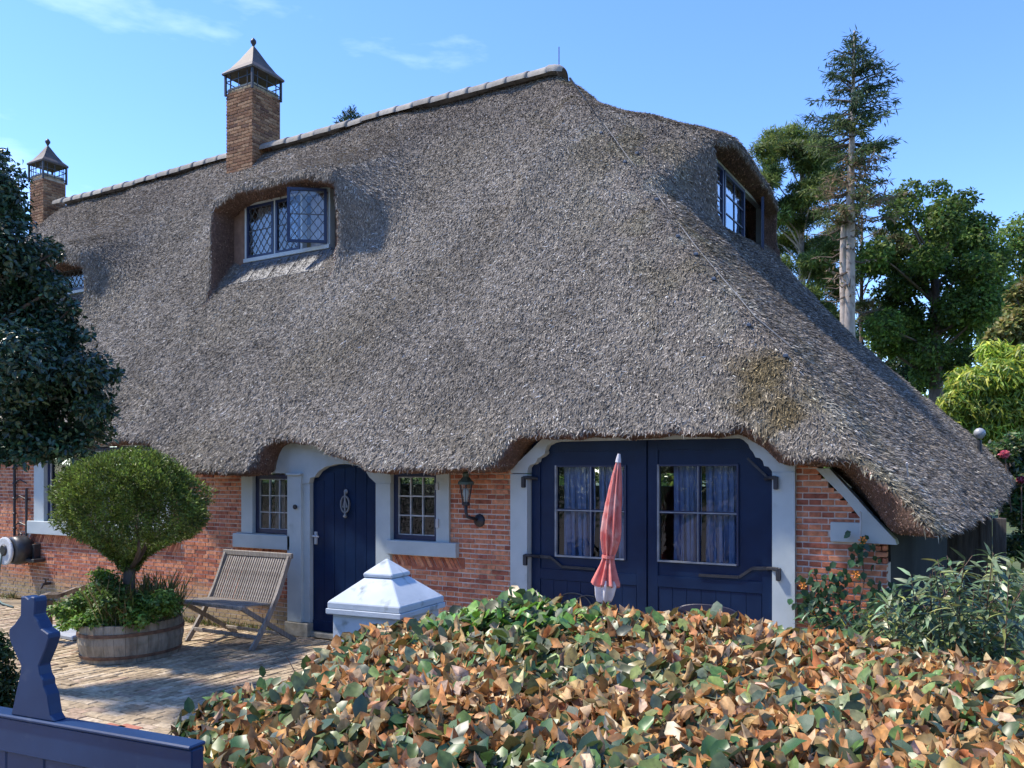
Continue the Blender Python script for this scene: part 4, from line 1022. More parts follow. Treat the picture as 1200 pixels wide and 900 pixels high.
# ================================================================ HOLLY on the left
H_T = 7.6
hb = at(-75, 554, H_T); hb[2] = GZ
holly = plant('holly_tree', hb, 'dark glossy evergreen tree at the left edge, hiding the end of the roof', 'tree')
HC = [(8, 212, 20), (-8, 200, 26), (-30, 230, 50), (8, 250, 30), (30, 262, 14), (42, 292, 26), (-20, 300, 60), (15, 330, 56), (62, 335, 24), (40, 380, 50), (-15, 400, 66), (20, 435, 66), (70, 385, 28), (80, 425, 30),
      (112, 437, 20), (138, 438, 10), (60, 460, 55), (108, 462, 24), (100, 488, 30), (50, 500, 42), (10, 500, 44), (118, 510, 16), (90, 515, 22), (45, 522, 26), (0, 525, 30), (28, 528, 24), (68, 522, 22), (-50, 480, 60), (10, 515, 22), (60, 292, 10), (82, 360, 12), (2, 185, 10), (98, 395, 12), (128, 480, 10), (-20, 530, 25), (70, 528, 14)]
cl = []
for px, py, r in HC:
    for q in range(3): cl.append((at(px+rng.normal(0, r*.3), py+rng.normal(0, r*.25), H_T+rng.uniform(-.06, .06)*r/8+rng.normal(0, .12)), r/1000*H_T*(.55 if q else .8)))
mb = MB(); tr_ = limb(mb, hb, hb+np.array((.1, 0, 3.2)), .13, .08, .02, 10, 7); limb(mb, tr_[-1], at(-10, 230, H_T), .07, .02)
mb.build('trunk', M['bark'], holly, smooth=True)
mb = MB()
for c, r in cl[::3]:
    if c[2] > 3.0: limb(mb, tr_[-2]+rng.normal(0, .15, 3)*np.array((0, 0, 1)), c, .03, .008)
mb.build('limbs', M['bark'], holly, kind='stuff')
foliage('crown', cl, 36000, (.045, .075), (.022, .04), [(.022, .058, .034), (.032, .08, .042), (.044, .10, .047), (.07, .13, .058), (.025, .062, .040)], M['gloss'], holly, 'fold', clumptone=.12, shell=.35, squash=.85)

# ================================================================ TUB WITH CLIPPED BUSH
tc_ = at(155, 554, 9.0); tcx, tcy = tc_[0], tc_[1]
tub = empty('half_barrel_planter', (tcx, tcy, GZ), label='weathered oval half-barrel planter overflowing with weeds, on the paving', cat='planter')
M['tubwood'] = surf('weathered_oak', (.19, .16, .115), (.36, .31, .23), scale=5, rough=.9, bump=.6, stretch=(3, 3, .8), stain=((.16, .14, .09), 3, .58), objrand=.06)
M['rust'] = surf('rusty_hoop', (.10, .055, .035), (.22, .12, .07), scale=12, rough=.85, bump=.4)
NS = 30; h0_, h1_ = GZ+.002, .215
def tubpt(a, s, z): return (tcx+s*.42*math.cos(a), tcy+s*.54*math.sin(a), z)
for i in range(NS):
    a0 = 2*math.pi*(i+.015)/NS; a1 = 2*math.pi*(i+.985)/NS; tt = rng.uniform(-.006, .006); m = MB()
    am = (a0+a1)/2
    for s0, z0_, s1, z1_ in ((.95, h0_, 1.03, (h0_+h1_)/2), (1.03, (h0_+h1_)/2+.0002, 1.0, h1_+tt)):
        q = [tubpt(a0, s0, z0_), tubpt(a1, s0, z0_), tubpt(a1, s0-.07, z0_), tubpt(a0, s0-.07, z0_), tubpt(a0, s1, z1_), tubpt(a1, s1, z1_), tubpt(a1, s1-.07, z1_), tubpt(a0, s1-.07, z1_)]
        m.hexa(q)
    m.build('stave', M['tubwood'], tub)
for zz, s0, s1 in ((GZ+.045, .975, .99), (GZ+.27, 1.035, 1.03)):
    m = MB(); n = 48
    vs = [tubpt(2*math.pi*i/n, s, z) for s, z in ((s0+.008, zz), (s1+.008, zz+.032), (s1-.02, zz+.032), (s0-.02, zz)) for i in range(n)]
    m.add(vs, [(r*n+i, r*n+(i+1) % n, ((r+1) % 4)*n+(i+1) % n, ((r+1) % 4)*n+i) for r in range(4) for i in range(n)]); m.build('hoop', M['rust'], tub, smooth=False)
m = MB(); m.add([tubpt(2*math.pi*i/30, .95, .16) for i in range(30)], [tuple(range(30))]); m.build('soil', M['soil'], tub)
# weeds
weeds = plant('weeds', (tcx, tcy, .16), 'green weeds and long dry grass growing over the half-barrel planter', 'weeds'); 
cl = []
for px, py, r in ((110, 705, 22), (85, 712, 18), (70, 718, 12), (130, 690, 20), (145, 705, 24), (170, 705, 22), (190, 712, 18), (120, 722, 22), (160, 722, 26), (95, 728, 14), (200, 712, 13), (180, 700, 18), (122, 680, 12), (78, 733, 9), (108, 700, 15)):
    for q in range(3): cl.append((at(px+rng.normal(0, 5), py+rng.normal(0, 4)-2, 9.0+rng.uniform(-.45, .4)), r/1000*9*.8))
foliage('leaves', cl, 12000, (.03, .07), (.018, .04), [(.13, .24, .04), (.18, .32, .05), (.23, .36, .09), (.10, .19, .04)], M['leaf'], weeds, 'fold', up=.9, shell=.1)
n = 500; a = rng.uniform(0, 6.28, n); s = np.sqrt(rng.random(n))*.9; P = np.stack([tcx+.1+s*.38*np.cos(a), tcy+s*.5*np.sin(a), np.full(n, .16)], 1)
ax = unit(np.stack([rng.normal(0, .28, n), rng.normal(0, .28, n), np.ones(n)], 1))
leaves('grass_blades', P, ax, sph(n), rng.uniform(.25, .62, n), rng.uniform(.006, .012, n), pick([(.26, .20, .08), (.14, .18, .05), (.30, .26, .12), (.16, .24, .06)], n), M['leaf'], weeds, 'lance', kind='stuff')
# clipped bush
topi = plant('clipped_bush', (tcx, tcy, .16), 'dense mushroom-shaped clipped evergreen bush growing out of the half-barrel planter', 'bush')
mb = MB(); limb(mb, (tcx-.02, tcy, .14), (tcx-.03, tcy, .95), .075, .055, .03, 10, 6)
for i in range(16):
    a = i*2.4; limb(mb, (tcx-.03, tcy, .62+.3*rng.random()), (tcx+.5*math.cos(a), tcy+.5*math.sin(a), 1.15+.3*rng.random()), .03, .008, .08)
limb(mb, (tcx-.03, tcy, .45), (tcx-.33, tcy-.1, .72), .02, .006)
mb.build('trunk', M['bark'], topi, smooth=True)
zz = np.array([.72, .84, .95, 1.06, 1.18, 1.30, 1.45, 1.60, 1.72, 1.84, 1.92, 1.97]); rr_ = np.array([.08, .14, .28, .52, .66, .74, .77, .74, .66, .53, .36, .12])
n = 62000; z_ = rng.choice(np.linspace(.72, 1.97, 240), n, p=(lambda q: q/q.sum())(np.interp(np.linspace(.72, 1.97, 240), zz, rr_)+.25)); a = rng.uniform(0, 2*math.pi, n)
d = np.stack([np.cos(a), np.sin(a), np.zeros(n)], 1); base_r = np.interp(z_, zz, rr_)
Pn = np.stack([np.cos(a)*2, np.sin(a)*2, z_*2.5], 1); rad = base_r*(1+.16*vnoise(Pn, 1.8, 4)+.15*vnoise(Pn, 5.5, 5))-np.abs(rng.normal(0, .08, n))+.05*(rng.random(n) < .06); rad = np.clip(rad, .02, 2)*.93
P = np.stack([tcx-.03+np.cos(a)*rad*1.02, tcy+np.sin(a)*rad*.95, z_+.04*vnoise(Pn, 3, 6)], 1)
nu = np.gradient(rr_, zz); nz = np.clip(-np.interp(z_, zz, nu), -1.2, 3); out_ = unit(d+np.array((0, 0, 1.))*nz[:, None])
ax = unit(out_*.8+rng.normal(0, .6, (n, 3))+np.array((0, 0, .35)))
cc = pick([(.10, .155, .03), (.135, .205, .04), (.175, .26, .05), (.07, .11, .028), (.24, .33, .07)], n, .2)*(1+.35*vnoise(Pn, 6, 9))[:, None]
leaves('crown', P, ax, sph(n), rng.uniform(.025, .05, n), rng.uniform(.009, .016, n), np.clip(cc, .004, 1), M['leaf'], topi, 'diamond', kind='stuff')

# ================================================================ FOLDING CHAIR
chair = empty('folding_garden_chair', (-7.6, -.65, GZ), label='wide weathered teak folding chair with a slatted back, against the wall by the door', cat='chair')
M['teak'] = surf('weathered_teak', (.20, .175, .15), (.36, .325, .28), scale=6, rough=.85, bump=.4, stretch=(8, 8, 1), objrand=.12)
CL, CR = -8.13, -7.09
up_ = [(-.36, .80), (-.43, .62), (-.52, .42), (-.60, .28), (-.70, .12), (-.80, -.02), (-.92, GZ)]
for x in (CL, CR):
    m = MB()
    for (y0, z0_), (y1, z1_) in zip(up_[:-1], up_[1:]): m.bar((x, y0, z0_), (x, y1-.002, z1_-.002), .030, .055, up=(0, 1, 0))
    m.build('leg', M['teak'], chair)
for x in (CL+.035, CR-.035):
    MB().bar((x, -1.04, .31), (x, -.24, GZ), .028, .05, up=(0, 1, 0)).build('leg', M['teak'], chair)
MB().box(CL-.035, CR+.035, -.375, -.335, .775, .835, bev=.006).build('top_rail', M['teak'], chair)
MB().box(CL-.02, CR+.02, -1.07, -1.02, .285, .325, bev=.006).build('seat_rail', M['teak'], chair)
MB().box(CL+.02, CR-.02, -.60, -.565, .255, .29, bev=.005).build('seat_rail', M['teak'], chair)
MB().box(CL+.05, CR-.05, -.42, -.395, -.09, -.055, bev=.004).build('stretcher', M['teak'], chair)
MB().box(CL+.02, CR-.02, -.845, -.82, -.06, -.02, bev=.004).build('stretcher', M['teak'], chair)
ns = 27
m = MB()
for (y0, z0_), (y1, z1_) in zip([(-.358, .775), (-.43, .62), (-.52, .42)], [(-.43, .62), (-.52, .42), (-.575, .30)]): m.bar((0, y0, z0_), (0, y1, z1_), .018, .014, up=(0, 1, 0))
sme = bpy.data.meshes.new('back_slat'); sme.from_pydata(m.v, [], m.f); sme.materials.append(M['teak'])
m = MB(); m.bar((0, -1.03, .315), (0, -.58, .292), .02, .014); tme = bpy.data.meshes.new('seat_slat'); tme.from_pydata(m.v, [], m.f); tme.materials.append(M['teak'])
for i in range(ns):
    x = CL+.045+(CR-CL-.09)*i/(ns-1)
    for nm, me in (('back_slat', sme), ('seat_slat', tme)):
        o = piece(nm, me, (x, rng.normal(0, .0015), 0), (1, 1, 1), chair)

# ================================================================ PARASOL
pb = at(708, 700, 7.3); ptip = at(725, 537, 7.3); 
par = empty('closed_parasol', (pb[0], pb[1], GZ), label='closed faded red parasol standing before the navy barn doors', cat='parasol')
Ua = (ptip-pb)/np.linalg.norm(ptip-pb); foot = pb+Ua*((GZ-pb[2])/Ua[2])
M['redcloth'] = surf('faded_red_canvas', (.52, .10, .085), (.68, .24, .20), scale=5, rough=.9, bump=.15, stain=((.74, .42, .36), 6, .54))
M['paleside'] = surf('bleached_canvas', (.48, .46, .48), (.66, .64, .64), scale=7, rough=.9, bump=.2)
MB().tube([foot, ptip+Ua*.01], .016, 8).build('pole', surf('pale_pole', (.4, .42, .46), (.5, .52, .56), scale=9, rough=.4), par)
def canopy(prof, name, mat, nf=8, seed=0, tw=1.2, depth=.34):
    n = 96; vs = []; 
    e1 = unit(np.cross(Ua, (0, 1, 0))); e2 = np.cross(Ua, e1)
    for k_, (h, r) in enumerate(prof):
        for i in range(n):
            a = 2*math.pi*i/n; f = 1+depth*math.sin(nf*a+tw*h*3+seed)+.10*math.sin(2*a+h*6)+.10*math.sin(13*a+h*9)
            vs.append(pb+Ua*(h+.012*math.sin(nf*a+seed+1)*(1 if k_ == 0 else 0))+(e1*math.cos(a)+e2*math.sin(a))*r*f*.86)
    m = MB(); m.add(vs, [(k_*n+i, k_*n+(i+1) % n, (k_+1)*n+(i+1) % n, (k_+1)*n+i) for k_ in range(len(prof)-1) for i in range(n)]); return m.build(name, mat, par, smooth=True)
canopy([(.10, .105), (.14, .10), (.20, .080), (.27, .058), (.32, .047), (.345, .043), (.37, .047), (.42, .062), (.50, .078), (.58, .082), (.68, .076), (.80, .064), (.92, .050), (1.04, .036), (1.13, .022), (1.17, .014)], 'canopy', M['redcloth'])
canopy([(-.03, .062), (.02, .075), (.06, .080), (.11, .088), (.15, .07)], 'valance', M['paleside'], 6, 2)
m = MB(); m.tube([pb+Ua*.335, pb+Ua*.36], .056, 14); m.build('tie_band', M['redcloth'], par)
m = MB(); m.tube([pb+Ua*1.16, pb+Ua*1.19, pb+Ua*1.235], [.026, .022, .012], 10); m.build('finial', M['paleside'], par)
m = MB(); m.lathe([(.24, 0), (.24, .04), (.20, .06), (.03, .07), (.03, .30)], (foot[0], foot[1], GZ), n=20); m.build('base', M['stone'], par)

# ================================================================ WALL LANTERN
lp = on_y(546, 577, -.20)
lan = empty('wall_lantern', (on_y(562, 609, 0)[0], 0, lp[2]), label='black iron wall lantern with a green copper lid on the bricks beside the barn doors', cat='wall lamp')
M['copper'] = surf('green_copper', (.05, .085, .075), (.10, .14, .12), scale=14, rough=.6, metal=.3, bump=.3)
x, y, z = lp[0], -.20, lp[2]
m = MB(); m.lathe([(.075, .085), (.085, .08), (.082, .105), (.06, .125), (.03, .16), (.035, .19), (.02, .21), (.022, .235), (.006, .25)], (x, y, z), n=8); m.build('lid', M['copper'], lan)
m = MB()
for i in range(6):
    a = 2*math.pi*i/6; m.bar((x+.035*math.cos(a), y+.035*math.sin(a), z-.11), (x+.07*math.cos(a), y+.07*math.sin(a), z+.085), .007)
m.lathe([(.02, -.14), (.042, -.125), (.042, -.105), (.036, -.10)], (x, y, z), n=10); m.build('cage', M['iron'], lan)
m = MB(); vs = []; 
for r, h in ((.034, -.105), (.067, .082)):
    for i in range(6): a = 2*math.pi*i/6; vs.append((x+r*math.cos(a), y+r*math.sin(a), z+h))
m.add(vs, [(i, (i+1) % 6, 6+(i+1) % 6, 6+i) for i in range(6)]); m.build('glass', M['glass'], lan)
m = MB(); m.lathe([(.018, -.10), (.02, -.06), (.026, -.04), (.033, -.005), (.028, .025), (.012, .04)], (x, y, z), n=12); m.build('bulb', surf('white_bulb', (.7, .7, .66), (.8, .8, .74), rough=.3, scale=5, bump=0), lan, smooth=True)
ra = on_y(562, 610, 0); m = MB(); m.tube([(x, y, z-.13), (x, y, z-.20), (x+.012, y+.01, z-.25), (x+.05, y+.05, z-.265), (ra[0]-.03, -.09, ra[2]+.03), (ra[0], -.02, ra[2])], [.018, .016, .017, .018, .018, .02], 8); m.build('arm', M['iron'], lan, smooth=True)
m = MB(); m.lathe([(.012, -.05), (.035, -.035), (.06, -.02), (.07, 0)], (ra[0], 0, ra[2]), n=12, axis='y'); m.build('rosette', M['iron'], lan)

# ================================================================ LEFT END: hose reel, ironwork, tap, bench
hr = on_y(12, 646, -.16)
reel = empty('hose_reel', (hr[0], 0, hr[2]), label='wall-mounted black garden hose reel with a pale front disc at the far left', cat='hose reel')
M['plastic'] = surf('black_plastic', (.02, .022, .025), (.04, .042, .045), scale=9, rough=.4); M['paleplastic'] = surf('pale_grey_plastic', (.5, .52, .52), (.62, .63, .62), scale=6, rough=.5)
dc = on_y(5, 646, -.34)
m = MB(); m.lathe([(.05, -.012), (.19, -.01), (.21, 0), (.21, .02), (.19, .03)], (dc[0], -.34, dc[2]), n=28, axis='y'); m.build('disc', M['paleplastic'], reel)
m = MB(); m.lathe([(.0, -.03), (.07, -.03), (.09, -.01), (.09, 0)], (dc[0]+.01, -.345, dc[2]+.02), n=16, axis='y'); m.build('hub', M['plastic'], reel)
m = MB(); m.lathe([(.16, -.30), (.20, -.28), (.215, -.2), (.215, -.10), (.17, -.04), (.12, -.01)], (dc[0]+.10, 0, dc[2]+.01), n=24, axis='y'); m.build('drum', M['plastic'], reel, smooth=True)
m = MB(); m.box(dc[0]-.02, dc[0]+.48, -.18, -.008, dc[2]-.16, dc[2]-.11, bev=.008); m.box(dc[0]+.3, dc[0]+.36, -.10, -.006, dc[2]-.109, dc[2]+.10, bev=.006); m.build('bracket', M['plastic'], reel)
m = MB(); m.tube([(dc[0]-.03, -.36, dc[2]-.04), (dc[0]-.08, -.37, dc[2]-.3), (dc[0]-.16, -.36, dc[2]-.7), (dc[0]-.10, -.4, GZ+.06), (dc[0]+.25, -.5, GZ+.02), (dc[0]+.7, -.6, GZ+.02)], .014, 6); m.build('hose', surf('grey_green_hose', (.10, .16, .14), (.14, .2, .18), rough=.6), reel, smooth=True)
ir = on_y(25, 560, -.04)
iron = empty('iron_trammel_hook', (ir[0], 0, ir[2]), label='old wrought-iron trammel hook hanging on the bricks at the far left', cat='ironwork')
A = on_y(17, 540, -.04); B = on_y(19, 628, -.04); C_ = on_y(31, 572, -.04); D_ = on_y(31, 628, -.04)
m = MB(); m.tube([A, (A[0], -.04, B[2])], .02, 6)
for k_ in range(5):
    zq = A[2]+(B[2]-A[2])*(.1+.2*k_); m.lathe([(.012, -.03), (.035, 0), (.012, .03)], (A[0], -.04, zq), n=8)
m.build('bar', M['iron'], iron)
m = MB(); m.tube([C_, (C_[0], -.04, D_[2])], .018, 6); m.build('bar', M['iron'], iron)
m = MB()
for px, py in ((24, 566), (24, 585), (24, 616), (22, 548)):
    q = on_y(px, py, -.04); m.tube([(A[0], -.04, q[2]), ((A[0]+C_[0])/2, -.05, q[2]+.05), (C_[0], -.04, q[2])], .011, 5)
for k_ in range(8):
    a = k_*.8; m.tube([((A[0]+C_[0])/2+.05*math.cos(a), -.045, D_[2]-.02+.06*math.sin(a)), ((A[0]+C_[0])/2+.05*math.cos(a+.8), -.045, D_[2]-.02+.06*math.sin(a+.8))], .009, 5)
m.build('scroll', M['iron'], iron, kind='stuff')
tp = on_y(55, 684, -.06); tap = empty('garden_tap', tuple(tp), label='small grey garden tap on the low wall near the hose reel', cat='tap')
m = MB(); m.tube([(tp[0], .0, tp[2]), (tp[0], -.12, tp[2]), (tp[0], -.15, tp[2]-.06)], .02, 8); m.build('spout', M['zinc'], tap); m = MB(); m.bar((tp[0]-.06, -.08, tp[2]+.07), (tp[0]+.06, -.08, tp[2]+.07), .018); m.bar((tp[0], -.08, tp[2]), (tp[0], -.08, tp[2]+.07), .018); m.build('handle', M['zinc'], tap)
# rough plank bench
b0 = at(46, 697, 9.6); b1 = at(98, 684, 10.4)
bench = empty('log_bench', (b0[0], b0[1], GZ), label='rough bark-edged plank on short legs, left of the barrel planter', cat='bench')
m = MB(); n = 9; vs = []
for i in range(n):
    t = i/(n-1); c = b0+(b1-b0)*t; c[2] = b0[2]-.02+.015*math.sin(i*1.1)
    for wv, dz in ((-.13-.02*math.sin(i*2.1), -.05), (.15+.02*math.sin(i*1.7), -.045), (.14, .0), (0, .012), (-.12, -.004)):
        vs.append((c[0]+wv*.6, c[1]-wv*.8, c[2]+dz))
m.add(vs, [(i*5+j, i*5+(j+1) % 5, (i+1)*5+(j+1) % 5, (i+1)*5+j) for i in range(n-1) for j in range(5)]+[(4, 3, 2, 1, 0), tuple((n-1)*5+j for j in range(5))])
m.build('seat', surf('weathered_plank', (.22, .17, .12), (.38, .31, .23), scale=5, rough=.9, bump=.5, stretch=(2, 9, 9), stain=((.09, .06, .045), 4, .56)), bench)
for t in (.12, .85):
    c = b0+(b1-b0)*t; MB().box(c[0]-.05, c[0]+.05, c[1]-.06, c[1]+.06, GZ, b0[2]-.075, bev=.01).build('leg', M['bark'], bench)
sl_ = on_z(80, 747, GZ); slab = MB().box(sl_[0]-.9, sl_[0]+.25, sl_[1]-.1, sl_[1]+.25, GZ, GZ+.05, bev=.01).build('stone_slab', surf('bluestone', (.26, .29, .33), (.38, .41, .45), scale=5, rough=.8, bump=.3), label='pale blue-grey stone slab on the paving behind the blue gate', cat='slab')

# ================================================================ WHITE GATE PILLAR
pc = at(453.5, 655, 4.5); prz = R(5.5)
pil = empty('gate_pillar', (pc[0], pc[1], GZ), rz=prz, label='white-painted square gate pillar with a stepped pyramid cap, behind the hedge', cat='pillar')
M['white'] = surf('white_masonry_paint', (.40, .45, .49), (.50, .55, .59), scale=5, rough=.75, bump=.35, bscale=35, bdist=.004, stain=((.22, .25, .24), 11, .56))
def frust(name, levels):
    vs = []; c, s = math.cos(prz), math.sin(prz)
    for sz, z in levels:
        for a, b in ((-1, -1), (1, -1), (1, 1), (-1, 1)):
            x, y = a*sz/2, b*sz/2; vs.append((pc[0]+x*c-y*s, pc[1]+x*s+y*c, z))
    n = len(levels); fs = [(3, 2, 1, 0), tuple((n-1)*4+i for i in range(4))]+[(r*4+i, r*4+(i+1) % 4, (r+1)*4+(i+1) % 4, (r+1)*4+i) for r in range(n-1) for i in range(4)]
    return MB().add(vs, fs).build(name, M['white'], pil, bevel=.004)
frust('shaft', [(.40, GZ), (.40, 1.022)])
frust('base_slab', [(.445, 1.023), (.452, 1.026), (.452, 1.052)])
frust('cap', [(.44, 1.053), (.44, 1.085), (.165, 1.203)])
frust('cap_slab', [(.150, 1.204), (.176, 1.206), (.180, 1.224), (.012, 1.296)])

# ================================================================ BLUE GATE
g0 = at(-60, 554, 2.70); g1 = at(225, 554, 2.285)
gd = unit((g1-g0)*np.array((1, 1, 0))); gn = np.array((gd[1], -gd[0], 0)); 
if gn@(CAM-g0) < 0: gn = -gn
gate = empty('blue_garden_gate', (g0[0], g0[1], GZ), label='dark blue panelled garden gate with a cut-out finial, at the lower left', cat='gate')
M['gateblue'] = surf('royal_blue_paint', (.007, .027, .082), (.012, .040, .11), scale=4, spec=.3, rough=.42, bump=.12, bscale=25, bdist=.003, stain=((.035, .06, .12), 14, .60))
def gfr(x, y, z): p = g0+gd*x-gn*y; return (p[0], p[1], z)
Lg = np.linalg.norm((g1-g0)[:2])
def ghit(px, py):
    d = ray(px, py); t = ((g0-CAM)@gn)/(d@gn); p = CAM+t*d; return (float((p-g0)@gd), float(p[2]))
zt0 = ghit(0, 840)[1]
def gbox(x0, x1, y0, y1, z0, z1, name):
    m = MB(); m.hexa([gfr(x0, y0, z0), gfr(x1, y0, z0), gfr(x1, y1, z0), gfr(x0, y1, z0), gfr(x0, y0, z1), gfr(x1, y0, z1), gfr(x1, y1, z1), gfr(x0, y1, z1)]); return m.build(name, M['gateblue'], gate, bevel=.004)
xl, xr_ = -1.2, Lg
gbox(xl, xr_, 0, .045, zt0-.105, zt0, 'top_rail')
gbox(xl, xr_, -.008, .053, zt0+.0005, zt0+.012, 'rail_capping')
gbox(xl, xr_, 0, .045, GZ+.06, GZ+.20, 'bottom_rail'); gbox(xr_-.09, xr_, .001, .044, GZ+.201, zt0-.106, 'stile'); gbox(xl, xl+.09, .001, .044, GZ+.201, zt0-.106, 'stile')
npn = 12
for i in range(npn):
    a = xl+.091+(xr_-xl-.182)*i/npn; b = xl+.091+(xr_-xl-.182)*(i+1)/npn; gbox(a+.0015, b-.0015, .018, .034, GZ+.201, zt0-.106, 'board')
fin = [(24, 699), (23.5, 721), (16, 732), (10.5, 737), (10, 744), (12, 753), (19, 769), (24, 780), (23, 791), (19, 808), (15.5, 825), (12.5, 843), (64, 851), (59, 838), (57, 826), (55.5, 815), (51, 804), (50.5, 797), (47, 791), (45, 780), (53, 761), (57, 748), (56.5, 743), (48, 737), (44, 728), (40, 721), (41, 705), (40, 700), (36, 699), (33, 702), (29, 699)]
fin = [ghit(*p) for p in fin]; fin = [(x, max(z, zt0+.0125)) for x, z in fin]
MB().extrude(fin, 0.0, .042, frame=gfr).build('finial', M['gateblue'], gate, bevel=.003)

# ================================================================ HEDGE in front
hedge = plant('beech_hedge', at(700, 554, 3.2)*np.array((1, 1, 0))+np.array((0, 0, GZ)), 'clipped beech hedge of curled copper-brown and green leaves across the foreground', 'hedge')
def camxy(lat, t): return CAM[:2]+lat[..., None]*RT+t[..., None]*FW
def htop(lat, t):
    Q = np.stack([lat, t, lat*0], -1)
    return .94+.045*vnoise(Q, 2.2, 11)+.03*vnoise(Q, 6, 12)+.13*np.exp(-((lat-.05)/.42)**2-((t-4.05)/.5)**2)+.08*np.exp(-((lat-1.05)/.3)**2-((t-3.9)/.3)**2)+.05*np.exp(-((lat-.75)/.2)**2-((t-3.9)/.3)**2)-.05*smoothstep(1.4, 2.4, lat)-.15*(1-smoothstep(-1.15, -.6, lat))
def inside(lat, t): return (t < 4.22-.10*lat-.55*(1-smoothstep(-1.25, -.35, lat))) & (lat > -1.12-.05*np.sin(t*6)+.25*(3-t)*.5)
n = 64000; lat = rng.uniform(-1.3, 3.6, n); t = rng.uniform(1.5, 4.4, n); k = inside(lat, t); lat, t = lat[k], t[k]; n = len(lat)
dep = np.abs(rng.normal(0, .055, n))*(1+1.2*(rng.random(n) < .25)); z = htop(lat, t)-dep+.02
xy = camxy(lat, t); P = np.column_stack([xy, z])
greenpatch = np.exp(-((lat-.0)/.5)**2-((t-4.05)/.42)**2)+.55*np.clip(vnoise(np.column_stack([lat, t, 0*t]), 2.5, 21), 0, 1)+.3*(lat < -.7)
isg = rng.random(n) < np.clip(.18+greenpatch*.8+.30*(dep > .09), 0, .97)
brown = pick([(.54, .27, .09), (.42, .18, .06), (.58, .36, .16), (.28, .13, .045), (.60, .44, .26), (.42, .26, .12)], n, .18)
green = pick([(.09, .16, .045), (.12, .20, .05), (.17, .18, .08), (.085, .115, .05), (.21, .16, .045), (.14, .17, .10), (.19, .25, .06)], n, .2)
brt = (np.exp(-((lat-.0)/.5)**2-((t-4.1)/.4)**2) > .4) & (rng.random(n) < .5); green[brt] = pick([(.15, .32, .04), (.22, .38, .06), (.12, .26, .07)], int(brt.sum()), .15)
cc = np.where(isg[:, None], green, brown)
Lf = np.where(isg, rng.uniform(.05, .095, n), rng.uniform(.038, .078, n)); Wf = Lf*np.where(isg, rng.uniform(.55, .75, n), rng.uniform(.45, .75, n))
nr = unit(np.column_stack([rng.normal(0, .55, (n, 2)), np.ones(n)*.8])+np.array((-.1, -.35, 0))); ax = unit(np.cross(nr, rng.normal(size=(n, 3)))+np.array((0, 0, .15)))
curl = np.where(isg, rng.uniform(-.6, 1.6, n), rng.uniform(1.0, 3.6, n)*rng.choice([-1, 1], n))
px_ = 600+1000*lat/t; py_ = 554-1000*(z-1.75)/t
big = np.argsort(-(Lf/t)*((px_ > 180) & (px_ < 1200) & (py_ < 905) & (dep < .05)))[:300]; mk = np.ones(n, bool); mk[big] = False
M['beech'] = leafmat('beech_leaf', rough=.38, spec=.45, trans=.18, scale=45)
M['drybeech'] = leafmat('dry_beech_leaf', rough=.6, spec=.25, trans=.25, scale=45)
mg = mk & isg; mb_ = mk & ~isg
leaves('green_leaves', P[mg], ax[mg], nr[mg], Lf[mg], Wf[mg], cc[mg], M['beech'], hedge, 'oval', curl=curl[mg], crumple=.025, kind='stuff')
leaves('dry_leaves', P[mb_], ax[mb_], nr[mb_], Lf[mb_], Wf[mb_], cc[mb_], M['drybeech'], hedge, 'oval', curl=curl[mb_], crumple=.068, kind='stuff')
# the largest leaves in view , one object each, sharing a few leaf meshes
proto = []
for q in range(24):
    g_ = q % 2; T, F = LEAF['oval']; T = T*np.array((1, .68 if g_ else .5, (rng.uniform(-.5, 1.4) if g_ else rng.uniform(1.6, 4)*rng.choice([-1, 1]))))+rng.normal(0, .02 if g_ else .07, T.shape)
    o = np_mesh('leaf', T, F, M['beech'] if g_ else M['drybeech'], colors=np.repeat(pick([(.055, .115, .04), (.09, .13, .05), (.07, .11, .06), (.12, .10, .03)] if g_ else [(.52, .26, .09), (.42, .18, .06), (.56, .34, .16)], 1, .15), 10, axis=0)); proto.append((g_, o.data)); bpy.data.objects.remove(o)
import mathutils
hm = WINV(hedge)
for i in big:
    me = random.choice([m_ for g_, m_ in proto if g_ == int(isg[i])])
    X_ = unit(ax[i]); Y_ = unit(np.cross(nr[i], X_)); Z_ = np.cross(X_, Y_); s = Lf[i]
    mt = mathutils.Matrix(((X_[0]*s, Y_[0]*s, Z_[0]*s, P[i][0]), (X_[1]*s, Y_[1]*s, Z_[1]*s, P[i][1]), (X_[2]*s, Y_[2]*s, Z_[2]*s, P[i][2]), (0, 0, 0, 1)))
    o = bpy.data.objects.new('leaf', me); col.objects.link(o); o.matrix_basis = mt; o.parent = hedge; o.matrix_parent_inverse = hm
# left and back flanks
n = 16000; u = rng.random(n); tt = np.where(u < .55, rng.uniform(1.6, 3.75, n), 0); 
lat = np.where(u < .55, -1.12-.05*np.sin(tt*6)+.125*(3-tt), rng.uniform(-1.1, 3.4, n)); tb = np.where(u < .55, tt, 4.22-.10*lat-.55*(1-smoothstep(-1.25, -.35, lat)))
zt_ = htop(lat, tb); z = GZ+(zt_-GZ)*rng.random(n)**.7; xy = camxy(lat+rng.normal(0, .05, n), tb+rng.normal(0, .05, n)); P = np.column_stack([xy, z])
lft = np.array([-RT[0], -RT[1], 0]); bk = np.array([FW[0], FW[1], 0]); o_ = np.where((u < .55)[:, None], lft, bk)
nr = unit(o_+rng.normal(0, .5, (n, 3))+np.array((0, 0, .5))); ax = unit(np.cross(nr, rng.normal(size=(n, 3))))
cc = pick([(.05, .10, .035), (.075, .14, .05), (.09, .13, .08), (.12, .10, .03), (.30, .15, .07)], n, .2)
